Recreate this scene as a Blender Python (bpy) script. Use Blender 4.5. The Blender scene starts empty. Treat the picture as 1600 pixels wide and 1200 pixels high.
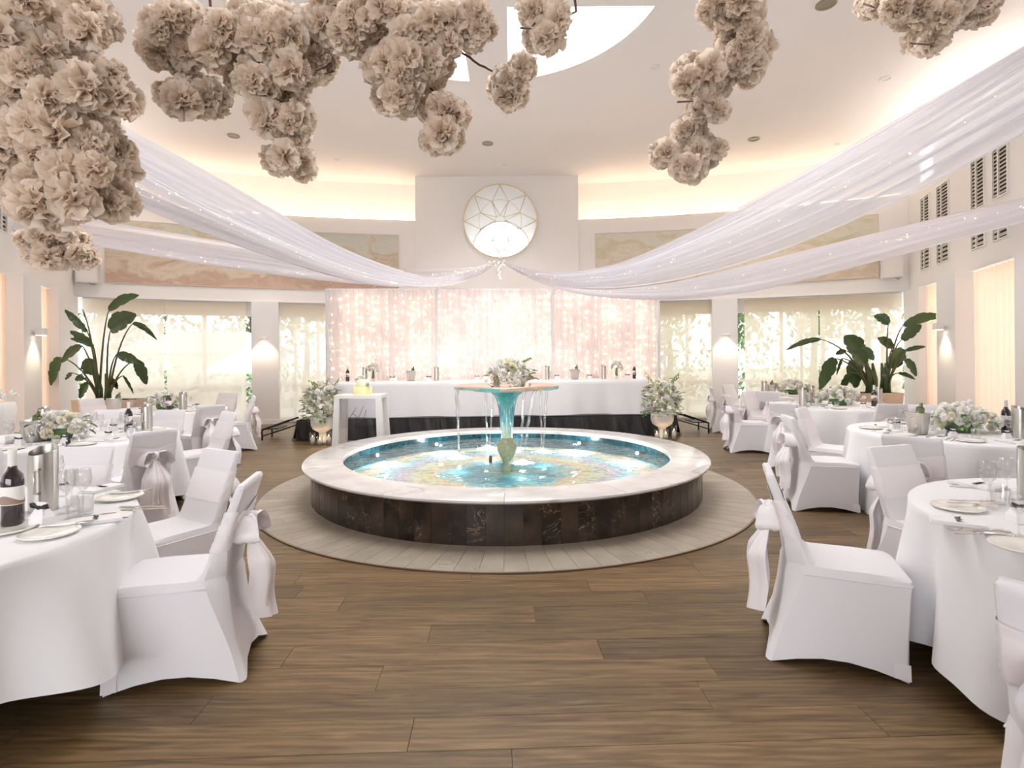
import bpy, math, random
from math import sin, cos, pi, sqrt, atan2, radians
from mathutils import Vector, Matrix, noise

# ------------------------------------------------------------------ camera, world, light, exposure
sc = bpy.context.scene
COL = sc.collection
CAM_H, FPX, HOR, ROLL = 1.5, 850.0, 562.5, 0.0078
cam_d = bpy.data.cameras.new('camera'); cam = bpy.data.objects.new('camera', cam_d); COL.objects.link(cam)
cam_d.sensor_width = 36; cam_d.lens = 36 * FPX / 1600; cam_d.shift_y = -(600 - HOR) / 1600
cam_d.dof.use_dof = True; cam_d.dof.focus_distance = 5.5; cam_d.dof.aperture_fstop = 5.0
cam_d.clip_start = 0.05; cam_d.clip_end = 300
cam.matrix_world = Matrix.Translation((0, 0, CAM_H)) @ Matrix.Rotation(pi / 2, 4, 'X') @ Matrix.Rotation(-ROLL, 4, 'Z')
sc.camera = cam
sc.view_settings.view_transform = 'Standard'; sc.view_settings.look = 'None'
sc.view_settings.exposure = 0.62; sc.view_settings.gamma = 1.0; sc.view_settings.use_curve_mapping = False
sc.cycles.use_denoising = True
sc.cycles.max_bounces = 9; sc.cycles.diffuse_bounces = 6; sc.cycles.glossy_bounces = 3
sc.cycles.transparent_max_bounces = 14; sc.cycles.transmission_bounces = 4
sc.cycles.caustics_reflective = False; sc.cycles.caustics_refractive = False
sc.cycles.sample_clamp_indirect = 4.0

w = bpy.data.worlds.new('world'); sc.world = w; w.use_nodes = True
wn = w.node_tree.nodes; wl = w.node_tree.links
bg = wn['Background']; bg.inputs['Strength'].default_value = 3.0
tc = wn.new('ShaderNodeTexCoord'); sx = wn.new('ShaderNodeSeparateXYZ'); cr = wn.new('ShaderNodeValToRGB')
wl.new(tc.outputs['Generated'], sx.inputs[0]); wl.new(sx.outputs['Z'], cr.inputs[0]); wl.new(cr.outputs[0], bg.inputs[0])
cr.color_ramp.elements[0].color = (.97, .98, 1.0, 1); cr.color_ramp.elements[0].position = 0.0
cr.color_ramp.elements[1].color = (.82, .91, 1.0, 1); cr.color_ramp.elements[1].position = 0.8

def area(name, loc, rot, sx_, sy_, watts, color=(1, 1, 1), shape='RECTANGLE', spread=None):
    d = bpy.data.lights.new(name, 'AREA'); d.shape = shape; d.size = sx_
    if shape == 'RECTANGLE': d.size_y = sy_
    d.energy = watts; d.color = color
    if spread: d.spread = spread
    o = bpy.data.objects.new(name, d); COL.objects.link(o); o.location = loc; o.rotation_euler = rot
    return o
def spot(name, loc, rot, watts, ang, color=(1, 1, 1), r=.03, blend=.6):
    d = bpy.data.lights.new(name, 'SPOT'); d.energy = watts; d.color = color; d.spot_size = ang; d.spot_blend = blend
    d.shadow_soft_size = r
    o = bpy.data.objects.new(name, d); COL.objects.link(o); o.location = loc; o.rotation_euler = rot
    return o
def point(name, loc, watts, color=(1, 1, 1), r=.05):
    d = bpy.data.lights.new(name, 'POINT'); d.energy = watts; d.color = color; d.shadow_soft_size = r
    o = bpy.data.objects.new(name, d); COL.objects.link(o); o.location = loc
    return o
# skylight over the pool; unseen fill panels added behind and beside the camera
area('rear_fill_light', (-2.2, -3.85, 1.85), (radians(90), 0, 0), 6.4, 2.2, 72, (.93, .96, 1))
area('skylight', (-.4, 6.8, 7.55), (0, 0, 0), 4.2, 4.2, 350, (.92, .96, 1), 'DISK')
area('left_fill_light', (-7.35, 1.6, 1.9), (radians(90), 0, radians(-90)), 7, 2.6, 34, (.93, .96, 1))
area('right_fill_light', (7.1, 1.6, 1.9), (radians(90), 0, radians(90)), 7, 2.6, 14, (.93, .96, 1))

# ------------------------------------------------------------------ helpers
def W(px, py, Y):
    """world point on the sight line of a photo pixel at distance Y (layout only)"""
    dx, dy = (px - 800) / FPX, (HOR - py) / FPX
    return Vector(((dx * cos(ROLL) + dy * sin(ROLL)) * Y, Y, CAM_H + (-dx * sin(ROLL) + dy * cos(ROLL)) * Y))
def WZ(px, py, z):
    dx, dy = (px - 800) / FPX, (HOR - py) / FPX
    Y = (z - CAM_H) / (-dx * sin(ROLL) + dy * cos(ROLL))
    return W(px, py, Y)

class MB:
    def __init__(s): s.v = []; s.f = []
    def add(s, vs, fs):
        o = len(s.v); s.v += [tuple(v) for v in vs]; s.f += [tuple(i + o for i in f) for f in fs]; return s
    def box(s, x0, x1, y0, y1, z0, z1):
        return s.add([(x, y, z) for z in (z0, z1) for y in (y0, y1) for x in (x0, x1)],
                     [(0, 2, 3, 1), (4, 5, 7, 6), (0, 1, 5, 4), (2, 6, 7, 3), (0, 4, 6, 2), (1, 3, 7, 5)])
    def grid(s, fn, nu, nv, cu=False, cv=False):
        vs = [fn(i / (nu if cu else nu - 1), j / (nv if cv else nv - 1)) for i in range(nu) for j in range(nv)]
        fs = []
        for i in range(nu if cu else nu - 1):
            for j in range(nv if cv else nv - 1):
                a, b = i * nv + j, i * nv + (j + 1) % nv
                c, d = ((i + 1) % nu) * nv + (j + 1) % nv, ((i + 1) % nu) * nv + j
                fs.append((a, b, c, d))
        return s.add(vs, fs)
    def tube(s, pts, r, n=8, cap=True):
        pts = [Vector(p) for p in pts]; m = len(pts)
        rs = r if isinstance(r, (list, tuple)) else [r] * m
        vs = []; up = Vector((0, 0, 1)); prev = None
        for i, p in enumerate(pts):
            t = (pts[min(i + 1, m - 1)] - pts[max(i - 1, 0)])
            t = t.normalized() if t.length > 1e-9 else Vector((0, 0, 1))
            if prev is None: a = t.cross(up) if abs(t.z) < .95 else t.cross(Vector((1, 0, 0)))
            else: a = prev - t * prev.dot(t)
            a.normalize(); prev = a; b = t.cross(a)
            for k in range(n):
                an = 2 * pi * k / n; vs.append(p + (a * cos(an) + b * sin(an)) * rs[i])
        fs = [(i * n + k, i * n + (k + 1) % n, (i + 1) * n + (k + 1) % n, (i + 1) * n + k) for i in range(m - 1) for k in range(n)]
        if cap: fs += [tuple(range(n - 1, -1, -1)), tuple((m - 1) * n + k for k in range(n))]
        return s.add(vs, fs)
    def lathe(s, prof, n=24, c=(0, 0, 0), cap=False):
        vs = []
        for r, z in prof:
            for k in range(n):
                a = 2 * pi * k / n; vs.append((c[0] + r * cos(a), c[1] + r * sin(a), c[2] + z))
        m = len(prof)
        fs = [(i * n + k, i * n + (k + 1) % n, (i + 1) * n + (k + 1) % n, (i + 1) * n + k) for i in range(m - 1) for k in range(n)]
        if cap: fs.append(tuple(range(n - 1, -1, -1)))
        if cap: fs.append(tuple((m - 1) * n + k for k in range(n)))
        return s.add(vs, fs)
    def ball(s, c, r, n=8, m=5, sz=1.0):
        return s.lathe([(max(1e-6, r * sin(pi * i / m)), -r * sz * cos(pi * i / m)) for i in range(m + 1)], n, c)
    def mesh(s, name, mat, smooth=True):
        me = bpy.data.meshes.new(name); me.from_pydata(s.v, [], s.f); me.update()
        if smooth is True: me.polygons.foreach_set('use_smooth', [True] * len(me.polygons))
        elif smooth:
            me.polygons.foreach_set('use_smooth', [True] * len(me.polygons))
            me.set_sharp_from_angle(angle=radians(smooth))
        for m in (mat if isinstance(mat, (list, tuple)) else [mat]): me.materials.append(m)
        return me
    def obj(s, name, mat, parent=None, smooth=True):
        return put(name, s.mesh(name, mat, smooth), parent)
def put(name, me, parent=None, loc=None, rot=None, scale=None):
    o = bpy.data.objects.new(name, me); COL.objects.link(o)
    if parent is not None: o.parent = parent
    if loc is not None: o.location = loc
    if rot is not None: o.rotation_euler = rot
    if scale is not None: o.scale = (scale,) * 3 if isinstance(scale, (int, float)) else scale
    return o
def thing(name, label, cat, loc=(0, 0, 0), rz=0, group=None):
    o = bpy.data.objects.new(name, None); COL.objects.link(o); o.location = loc; o.rotation_euler = (0, 0, rz)
    o.empty_display_size = .1
    return tag(o, label, cat, group)
def tag(o, label, cat, group=None, kind=None):
    if label: o['label'] = label
    if cat: o['category'] = cat
    if group: o['group'] = group
    if kind: o['kind'] = kind
    return o
def struct(o, label=None): o['kind'] = 'structure'; return o
def dup(root, loc, rz, label, group=None, scale=None):
    r = root.copy(); COL.objects.link(r); r.location = loc; r.rotation_euler = (0, 0, rz); r['label'] = label
    if group: r['group'] = group
    if scale: r.scale = (scale,) * 3
    for ch in [c for c in KIDS.get(root.name, [])]:
        c = ch.copy(); COL.objects.link(c); c.parent = r
    return r
KIDS = {}
def remember(root): KIDS[root.name] = [o for o in COL.objects if o.parent == root]; return root

# ------------------------------------------------------------------ materials
def mat(name, col, rough=.6, metal=0.0, spec=.5, sheen=0, vary=0, vscale=8, bump=0, bscale=60, emit=None, estr=0, coat=0):
    m = bpy.data.materials.new(name); m.use_nodes = True; nt = m.node_tree; b = nt.nodes['Principled BSDF']
    b.inputs['Base Color'].default_value = (*col, 1); b.inputs['Roughness'].default_value = rough
    b.inputs['Metallic'].default_value = metal; b.inputs['Specular IOR Level'].default_value = spec
    if sheen: b.inputs['Sheen Weight'].default_value = sheen
    if coat: b.inputs['Coat Weight'].default_value = coat
    if emit: b.inputs['Emission Color'].default_value = (*emit, 1); b.inputs['Emission Strength'].default_value = estr
    if vary or bump:
        tc = nt.nodes.new('ShaderNodeTexCoord')
    if vary:
        n = nt.nodes.new('ShaderNodeTexNoise'); n.inputs['Scale'].default_value = vscale; n.inputs['Detail'].default_value = 4
        r = nt.nodes.new('ShaderNodeMix'); r.data_type = 'RGBA'
        r.inputs[6].default_value = (*[c * (1 - vary) for c in col], 1); r.inputs[7].default_value = (*[min(1, c * (1 + vary)) for c in col], 1)
        nt.links.new(tc.outputs['Object'], n.inputs['Vector']); nt.links.new(n.outputs['Fac'], r.inputs[0]); nt.links.new(r.outputs[2], b.inputs['Base Color'])
    if bump:
        n = nt.nodes.new('ShaderNodeTexNoise'); n.inputs['Scale'].default_value = bscale; n.inputs['Detail'].default_value = 3
        bp = nt.nodes.new('ShaderNodeBump'); bp.inputs['Strength'].default_value = bump; bp.inputs['Distance'].default_value = .02
        nt.links.new(tc.outputs['Object'], n.inputs['Vector']); nt.links.new(n.outputs['Fac'], bp.inputs['Height']); nt.links.new(bp.outputs[0], b.inputs['Normal'])
    return m
def fabric(name, col, transl=.3, transp=0.0, rough=.9, bump=0, bscale=40):
    """woven cloth: diffuse + translucent (+ see-through weave)"""
    m = bpy.data.materials.new(name); m.use_nodes = True; nt = m.node_tree; nt.nodes.clear(); N = nt.nodes.new
    out = N('ShaderNodeOutputMaterial'); d = N('ShaderNodeBsdfDiffuse'); t = N('ShaderNodeBsdfTranslucent')
    d.inputs[0].default_value = (*col, 1); t.inputs[0].default_value = (*col, 1)
    mx = N('ShaderNodeMixShader'); mx.inputs[0].default_value = transl
    nt.links.new(d.outputs[0], mx.inputs[1]); nt.links.new(t.outputs[0], mx.inputs[2]); last = mx
    if bump:
        tc = N('ShaderNodeTexCoord'); n = N('ShaderNodeTexNoise'); n.inputs['Scale'].default_value = bscale
        bp = N('ShaderNodeBump'); bp.inputs['Strength'].default_value = bump; bp.inputs['Distance'].default_value = .02
        nt.links.new(tc.outputs['Object'], n.inputs['Vector']); nt.links.new(n.outputs['Fac'], bp.inputs['Height'])
        nt.links.new(bp.outputs[0], d.inputs['Normal'])
    if transp:
        tr = N('ShaderNodeBsdfTransparent'); m2 = N('ShaderNodeMixShader'); m2.inputs[0].default_value = transp
        nt.links.new(last.outputs[0], m2.inputs[1]); nt.links.new(tr.outputs[0], m2.inputs[2]); last = m2
    nt.links.new(last.outputs[0], out.inputs[0])
    return m
def glass(name, tint=(1, 1, 1), refl=.12, rough=.02):
    m = bpy.data.materials.new(name); m.use_nodes = True; nt = m.node_tree; nt.nodes.clear(); N = nt.nodes.new
    out = N('ShaderNodeOutputMaterial'); g = N('ShaderNodeBsdfGlossy'); t = N('ShaderNodeBsdfTransparent')
    t.inputs[0].default_value = (*tint, 1); g.inputs['Roughness'].default_value = rough
    lw = N('ShaderNodeLayerWeight'); lw.inputs[0].default_value = .35; pw = N('ShaderNodeMapRange'); pw.inputs[3].default_value = .02; pw.inputs[4].default_value = refl
    nt.links.new(lw.outputs['Facing'], pw.inputs[0])
    mx = N('ShaderNodeMixShader'); nt.links.new(pw.outputs[0], mx.inputs[0]); nt.links.new(t.outputs[0], mx.inputs[1]); nt.links.new(g.outputs[0], mx.inputs[2])
    nt.links.new(mx.outputs[0], out.inputs[0]); return m
def emis(name, col, s):
    m = bpy.data.materials.new(name); m.use_nodes = True; nt = m.node_tree; nt.nodes.clear()
    out = nt.nodes.new('ShaderNodeOutputMaterial'); e = nt.nodes.new('ShaderNodeEmission'); e.inputs[0].default_value = (*col, 1); e.inputs[1].default_value = s
    nt.links.new(e.outputs[0], out.inputs[0]); return m

M = {}
M['wall'] = mat('wall_paint', (.87, .85, .835), .8, spec=.2, bump=.03, bscale=90)
M['ceil'] = mat('ceiling_paint', (.88, .83, .81), .85, spec=.2, bump=.02, bscale=60)
M['post'] = mat('post_paint', (.85, .845, .85), .7, spec=.3, bump=.02)
M['white'] = mat('white_enamel', (.84, .83, .81), .4)
M['cloth'] = mat('table_linen', (.83, .82, .835), .85, spec=.15, sheen=.2, bump=.06, bscale=14)
M['spandex'] = mat('stretch_cover', (.80, .775, .80), .62, spec=.25, sheen=.3, bump=.02, bscale=9)
M['satin'] = mat('satin_sash', (.86, .81, .825), .38, spec=.5, sheen=.3, bump=.15, bscale=22)
M['drape'] = fabric('sheer_drape', (.89, .875, .915), .45, .10)
M['sheer'] = fabric('sheer_panel', (.93, .88, .90), .5, .38)
M['backing'] = fabric('backing_cloth', (.90, .84, .86), .3)
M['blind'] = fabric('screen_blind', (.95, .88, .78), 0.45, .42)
M['blindR'] = fabric('screen_blind_shaded', (.88, .81, .68), .45, .42)  # right-hand blinds: their shade is mixed into a darker fabric colour
M['curtain'] = fabric('cream_curtain', (.92, .72, .56), .28)
M['petal'] = fabric('silk_petal', (.97, .86, .75), .6)
M['petal2'] = fabric('cream_petal', (.93, .89, .76), .2)
M['petal3'] = fabric('white_petal', (.96, .94, .90), .18)
M['leaf'] = mat('bouquet_leaf', (.09, .17, .05), .5, vary=.35, vscale=20)
M['leafL'] = mat('light_leaf', (.22, .33, .10), .5, vary=.3, vscale=20)
M['twig'] = mat('brown_twig', (.13, .055, .04), .7, vary=.3)
M['steel'] = mat('brushed_steel', (.62, .59, .55), .28, 1.0)
M['cutlery'] = mat('cutlery_steel', (.70, .67, .62), .18, 1.0)
M['china'] = mat('cream_china', (.84, .815, .75), .2, coat=.5)
M['napkin'] = mat('folded_napkin', (.86, .84, .85), .8, bump=.05)
M['black'] = mat('black_satin', (.012, .012, .014), .4)
M['blackcloth'] = mat('black_stage_cloth', (.012, .011, .012), .45, sheen=.25, bump=.5, bscale=16)
M['blackmetal'] = mat('black_metal', (.015, .015, .016), .4, .6)
M['wine'] = mat('dark_wine_glass', (.018, .006, .010), .08, coat=1)
M['capsule'] = mat('pale_capsule', (.80, .77, .75), .35)
M['greenglass'] = mat('green_bottle_glass', (.10, .13, .04), .15, coat=.6)
M['glass'] = glass('clear_glass', (.975, .975, .975), .42)
M['pane'] = glass('window_pane', (.97, .98, .97), .25)
M['gold'] = mat('pale_brass', (.78, .66, .42), .35, .8)
M['brass_trim'] = mat('dark_brass_trim', (.20, .13, .08), .4, .7)
M['soil'] = mat('potting_bark', (.05, .03, .02), .95, vary=.5, vscale=30, bump=.6, bscale=40)
M['planter'] = mat('planter_render', (.66, .52, .42), .8, vary=.08, vscale=4)
M['strel'] = mat('paddle_leaf', (.035, .085, .02), .38, vary=.4, vscale=3, coat=.2)
M['stem'] = mat('leaf_stem', (.10, .10, .035), .5, vary=.3, vscale=5)
M['led'] = emis('cove_led', (1.0, .78, .50), 7.0)
M['bulb'] = emis('fairy_bulb', (1.0, .80, .55), 5.5)
M['lampglow'] = emis('lamp_glow', (1.0, .82, .58), 5.0)
M['flame'] = emis('candle_flame', (1.0, .72, .35), 6.0)
M['candle'] = mat('candle_wax', (.88, .82, .74), .5)
M['foam'] = fabric('white_foam', (.98, .99, .99), .55)
M['urn'] = mat('white_urn', (.82, .79, .76), .5, vary=.04)
M['acrylic'] = glass('clear_acrylic', (.93, .93, .95), .3)
M['cake'] = mat('yellow_icing', (.86, .80, .42), .5, vary=.06)
M['cake2'] = mat('cream_icing', (.90, .85, .66), .5)
M['dark'] = mat('vent_dark', (.012, .012, .012), .8)
M['louvre'] = mat('vent_louvre', (.52, .48, .42), .5)
M['bark'] = mat('tree_bark', (.10, .07, .05), .9)
M['tree'] = mat('tree_leaves', (.20, .26, .12), .7, vary=.4, vscale=2)
M['ground'] = mat('outside_paving', (.42, .39, .34), .9, vary=.1)
M['hedge'] = mat('hedge_leaves', (.20, .26, .11), .8, vary=.3)
M['roof'] = mat('outside_roof', (.34, .31, .30), .8)
M['label'] = mat('paper_label', (.80, .78, .75), .6)
M['labelb'] = mat('label_print', (.30, .20, .16), .6)
M['lamp_rim'] = mat('downlight_rim', (.30, .27, .20), .4, .5)

def wood_mat():
    m = bpy.data.materials.new('oak_board'); m.use_nodes = True; nt = m.node_tree; N = nt.nodes.new; L = nt.links.new
    b = nt.nodes['Principled BSDF']; tc = N('ShaderNodeTexCoord'); oi = N('ShaderNodeAttribute'); oi.attribute_name = 'tone'
    mp = N('ShaderNodeMapping'); mp.inputs['Scale'].default_value = (1.5, 17, 1)
    ad = N('ShaderNodeVectorMath'); ad.operation = 'MULTIPLY_ADD'; ad.inputs[1].default_value = (37, 91, 13)
    L(oi.outputs['Color'], ad.inputs[0]); L(tc.outputs['Object'], ad.inputs[2]); L(ad.outputs[0], mp.inputs[0])
    n1 = N('ShaderNodeTexNoise'); n1.inputs['Scale'].default_value = 1.6; n1.inputs['Detail'].default_value = 6; n1.inputs['Distortion'].default_value = 1.2
    L(mp.outputs[0], n1.inputs['Vector'])
    wv = N('ShaderNodeTexWave'); wv.bands_direction = 'Y'; wv.inputs['Scale'].default_value = .55; wv.inputs['Distortion'].default_value = 9
    wv.inputs['Detail'].default_value = 3; wv.inputs['Detail Scale'].default_value = 1.2; L(mp.outputs[0], wv.inputs['Vector'])
    cr = N('ShaderNodeValToRGB'); L(n1.outputs['Fac'], cr.inputs[0])
    e = cr.color_ramp.elements; e[0].position = .3; e[0].color = (.104, .060, .025, 1); e[1].position = .75; e[1].color = (.265, .170, .080, 1)
    m1 = N('ShaderNodeMix'); m1.data_type = 'RGBA'; m1.blend_type = 'MULTIPLY'; m1.inputs[0].default_value = .22
    L(cr.outputs[0], m1.inputs[6]); L(wv.outputs['Color'], m1.inputs[7])
    sp = N('ShaderNodeSeparateColor'); L(oi.outputs['Color'], sp.inputs[0])
    mr = N('ShaderNodeMapRange'); mr.inputs[3].default_value = .62; mr.inputs[4].default_value = 1.25; L(sp.outputs[0], mr.inputs[0])
    m2 = N('ShaderNodeVectorMath'); m2.operation = 'SCALE'; L(m1.outputs[2], m2.inputs[0]); L(mr.outputs[0], m2.inputs['Scale'])
    L(m2.outputs[0], b.inputs['Base Color']); b.inputs['Roughness'].default_value = .40; b.inputs['Specular IOR Level'].default_value = .33
    bp = N('ShaderNodeBump'); bp.inputs['Strength'].default_value = .12; bp.inputs['Distance'].default_value = .01
    L(n1.outputs['Fac'], bp.inputs['Height']); L(bp.outputs[0], b.inputs['Normal'])
    return m
M['wood'] = wood_mat()
def stone(name, ramp, scale, vein, vscale, rough=.2, vthin=.03, dist=1.5):
    m = bpy.data.materials.new(name); m.use_nodes = True; nt = m.node_tree; N = nt.nodes.new; L = nt.links.new
    b = nt.nodes['Principled BSDF']; tc = N('ShaderNodeTexCoord'); oi = N('ShaderNodeObjectInfo')
    ad = N('ShaderNodeVectorMath'); ad.operation = 'ADD'; sc_ = N('ShaderNodeMath'); sc_.operation = 'MULTIPLY'; sc_.inputs[1].default_value = 60
    L(oi.outputs['Random'], sc_.inputs[0]); L(tc.outputs['Object'], ad.inputs[0]); L(sc_.outputs[0], ad.inputs[1])
    n = N('ShaderNodeTexNoise'); n.inputs['Scale'].default_value = scale; n.inputs['Detail'].default_value = 7; L(ad.outputs[0], n.inputs['Vector'])
    cr = N('ShaderNodeValToRGB'); e = cr.color_ramp.elements; e[0].position = .35; e[0].color = (*ramp[0], 1); e[1].position = .68; e[1].color = (*ramp[1], 1)
    L(n.outputs['Fac'], cr.inputs[0])
    n2 = N('ShaderNodeTexNoise'); n2.inputs['Scale'].default_value = vscale; n2.inputs['Detail'].default_value = 3; n2.inputs['Distortion'].default_value = dist
    L(ad.outputs[0], n2.inputs['Vector'])
    s1 = N('ShaderNodeMath'); s1.operation = 'SUBTRACT'; s1.inputs[1].default_value = .5; L(n2.outputs['Fac'], s1.inputs[0])
    s2 = N('ShaderNodeMath'); s2.operation = 'ABSOLUTE'; L(s1.outputs[0], s2.inputs[0])
    mr = N('ShaderNodeMapRange'); mr.inputs[1].default_value = 0; mr.inputs[2].default_value = vthin; mr.inputs[3].default_value = 1; mr.inputs[4].default_value = 0
    L(s2.outputs[0], mr.inputs[0])
    n3 = N('ShaderNodeTexNoise'); n3.inputs['Scale'].default_value = scale * .7; L(ad.outputs[0], n3.inputs['Vector'])
    m3 = N('ShaderNodeMapRange'); m3.inputs[1].default_value = .48; m3.inputs[2].default_value = .65; L(n3.outputs['Fac'], m3.inputs[0])
    ml = N('ShaderNodeMath'); ml.operation = 'MULTIPLY'; L(mr.outputs[0], ml.inputs[0]); L(m3.outputs[0], ml.inputs[1])
    mx = N('ShaderNodeMix'); mx.data_type = 'RGBA'; mx.inputs[7].default_value = (*vein, 1)
    L(ml.outputs[0], mx.inputs[0]); L(cr.outputs[0], mx.inputs[6]); L(mx.outputs[2], b.inputs['Base Color']); b.inputs['Roughness'].default_value = rough
    return m
M['marble'] = stone('white_marble', ((.60, .56, .54), (.74, .70, .68)), 3, (.42, .38, .38), 1.3, .16, .035)
M['darkmarble'] = stone('brown_marble', ((.016, .010, .007), (.060, .038, .026)), 4, (.45, .31, .22), 3.2, .22, .008, 3.0)
M['tile'] = stone('grey_stone_tile', ((.29, .245, .19), (.375, .325, .26)), 3, (.24, .20, .155), 4, .5, .02)
def mosaic():
    m = bpy.data.materials.new('pool_mosaic'); m.use_nodes = True; nt = m.node_tree; N = nt.nodes.new; L = nt.links.new
    b = nt.nodes['Principled BSDF']; tc = N('ShaderNodeTexCoord')
    ln = N('ShaderNodeVectorMath'); ln.operation = 'LENGTH'; L(tc.outputs['Object'], ln.inputs[0])
    n = N('ShaderNodeTexNoise'); n.inputs['Scale'].default_value = 2.6; n.inputs['Detail'].default_value = 8; n.inputs['Distortion'].default_value = 1.5
    L(tc.outputs['Object'], n.inputs['Vector'])
    a = N('ShaderNodeMath'); a.operation = 'MULTIPLY_ADD'; a.inputs[1].default_value = .75; L(n.outputs['Fac'], a.inputs[0]); L(ln.outputs['Value'], a.inputs[2])
    d = N('ShaderNodeMath'); d.operation = 'DIVIDE'; d.inputs[1].default_value = 2.4; L(a.outputs[0], d.inputs[0])
    cr = N('ShaderNodeValToRGB'); L(d.outputs[0], cr.inputs[0]); e = cr.color_ramp.elements
    cols = [(0.10, (.50, .56, .36)), (.26, (.16, .46, .48)), (.36, (.04, .32, .42)), (.45, (.25, .52, .52)), (.53, (.78, .46, .28)), (.60, (.62, .58, .34)),
            (.68, (.50, .38, .46)), (.78, (.24, .50, .50)), (.86, (.80, .50, .32)), (.97, (.10, .38, .44))]
    e[0].position, e[0].color = cols[0][0], (*cols[0][1], 1); e[1].position, e[1].color = cols[-1][0], (*cols[-1][1], 1)
    for p, c in cols[1:-1]:
        q = e.new(p); q.color = (*c, 1)
    v = N('ShaderNodeTexVoronoi'); v.inputs['Scale'].default_value = 26; L(tc.outputs['Object'], v.inputs['Vector'])
    mx = N('ShaderNodeMix'); mx.data_type = 'RGBA'; mx.blend_type = 'OVERLAY'; mx.inputs[0].default_value = .55
    hs = N('ShaderNodeHueSaturation'); hs.inputs['Saturation'].default_value = .35; L(v.outputs['Color'], hs.inputs['Color'])
    L(cr.outputs[0], mx.inputs[6]); L(hs.outputs[0], mx.inputs[7]); L(mx.outputs[2], b.inputs['Base Color']); b.inputs['Roughness'].default_value = .75; b.inputs['Specular IOR Level'].default_value = .1
    return m
M['mosaic'] = mosaic()
def blocks(name, c1, c2, sc_=22):
    m = bpy.data.materials.new(name); m.use_nodes = True; nt = m.node_tree; N = nt.nodes.new; L = nt.links.new
    b = nt.nodes['Principled BSDF']; tc = N('ShaderNodeTexCoord'); v = N('ShaderNodeTexVoronoi'); v.inputs['Scale'].default_value = sc_
    v.inputs['Randomness'].default_value = .6
    L(tc.outputs['Object'], v.inputs['Vector']); cr = N('ShaderNodeValToRGB'); cr.color_ramp.elements[0].color = (*c1, 1); cr.color_ramp.elements[1].color = (*c2, 1)
    L(v.outputs['Color'], cr.inputs[0]); L(cr.outputs[0], b.inputs['Base Color']); b.inputs['Roughness'].default_value = .15
    return m
M['teal_tile'] = blocks('teal_mosaic_band', (.003, .018, .03), (.02, .13, .17))
def water():
    m = bpy.data.materials.new('pool_water'); m.use_nodes = True; nt = m.node_tree; nt.nodes.clear(); N = nt.nodes.new; L = nt.links.new
    out = N('ShaderNodeOutputMaterial'); g = N('ShaderNodeBsdfGlossy'); g.inputs['Roughness'].default_value = .04; t = N('ShaderNodeBsdfTransparent')
    t.inputs[0].default_value = (.90, .97, .97, 1)
    tc = N('ShaderNodeTexCoord'); n = N('ShaderNodeTexNoise'); n.inputs['Scale'].default_value = 9; n.inputs['Detail'].default_value = 3; n.inputs['Distortion'].default_value = .8
    bp = N('ShaderNodeBump'); bp.inputs['Strength'].default_value = .55; bp.inputs['Distance'].default_value = .03
    L(tc.outputs['Object'], n.inputs['Vector']); L(n.outputs['Fac'], bp.inputs['Height']); L(bp.outputs[0], g.inputs['Normal'])
    fr = N('ShaderNodeFresnel'); fr.inputs[0].default_value = 1.33; L(bp.outputs[0], fr.inputs['Normal'])
    mx = N('ShaderNodeMixShader'); L(fr.outputs[0], mx.inputs[0]); L(t.outputs[0], mx.inputs[1]); L(g.outputs[0], mx.inputs[2]); L(mx.outputs[0], out.inputs[0])
    return m
M['water'] = water()
def stream_mat():
    m = bpy.data.materials.new('falling_water'); m.use_nodes = True; nt = m.node_tree; nt.nodes.clear(); N = nt.nodes.new; L = nt.links.new
    out = N('ShaderNodeOutputMaterial'); g = N('ShaderNodeBsdfGlossy'); g.inputs['Roughness'].default_value = .15; t = N('ShaderNodeBsdfTransparent')
    lw = N('ShaderNodeLayerWeight'); lw.inputs[0].default_value = .55; mr = N('ShaderNodeMapRange'); mr.inputs[3].default_value = .12; mr.inputs[4].default_value = .8
    L(lw.outputs['Facing'], mr.inputs[0]); mx = N('ShaderNodeMixShader'); L(mr.outputs[0], mx.inputs[0]); L(t.outputs[0], mx.inputs[1]); L(g.outputs[0], mx.inputs[2]); L(mx.outputs[0], out.inputs[0])
    return m
M['stream'] = stream_mat()
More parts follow.
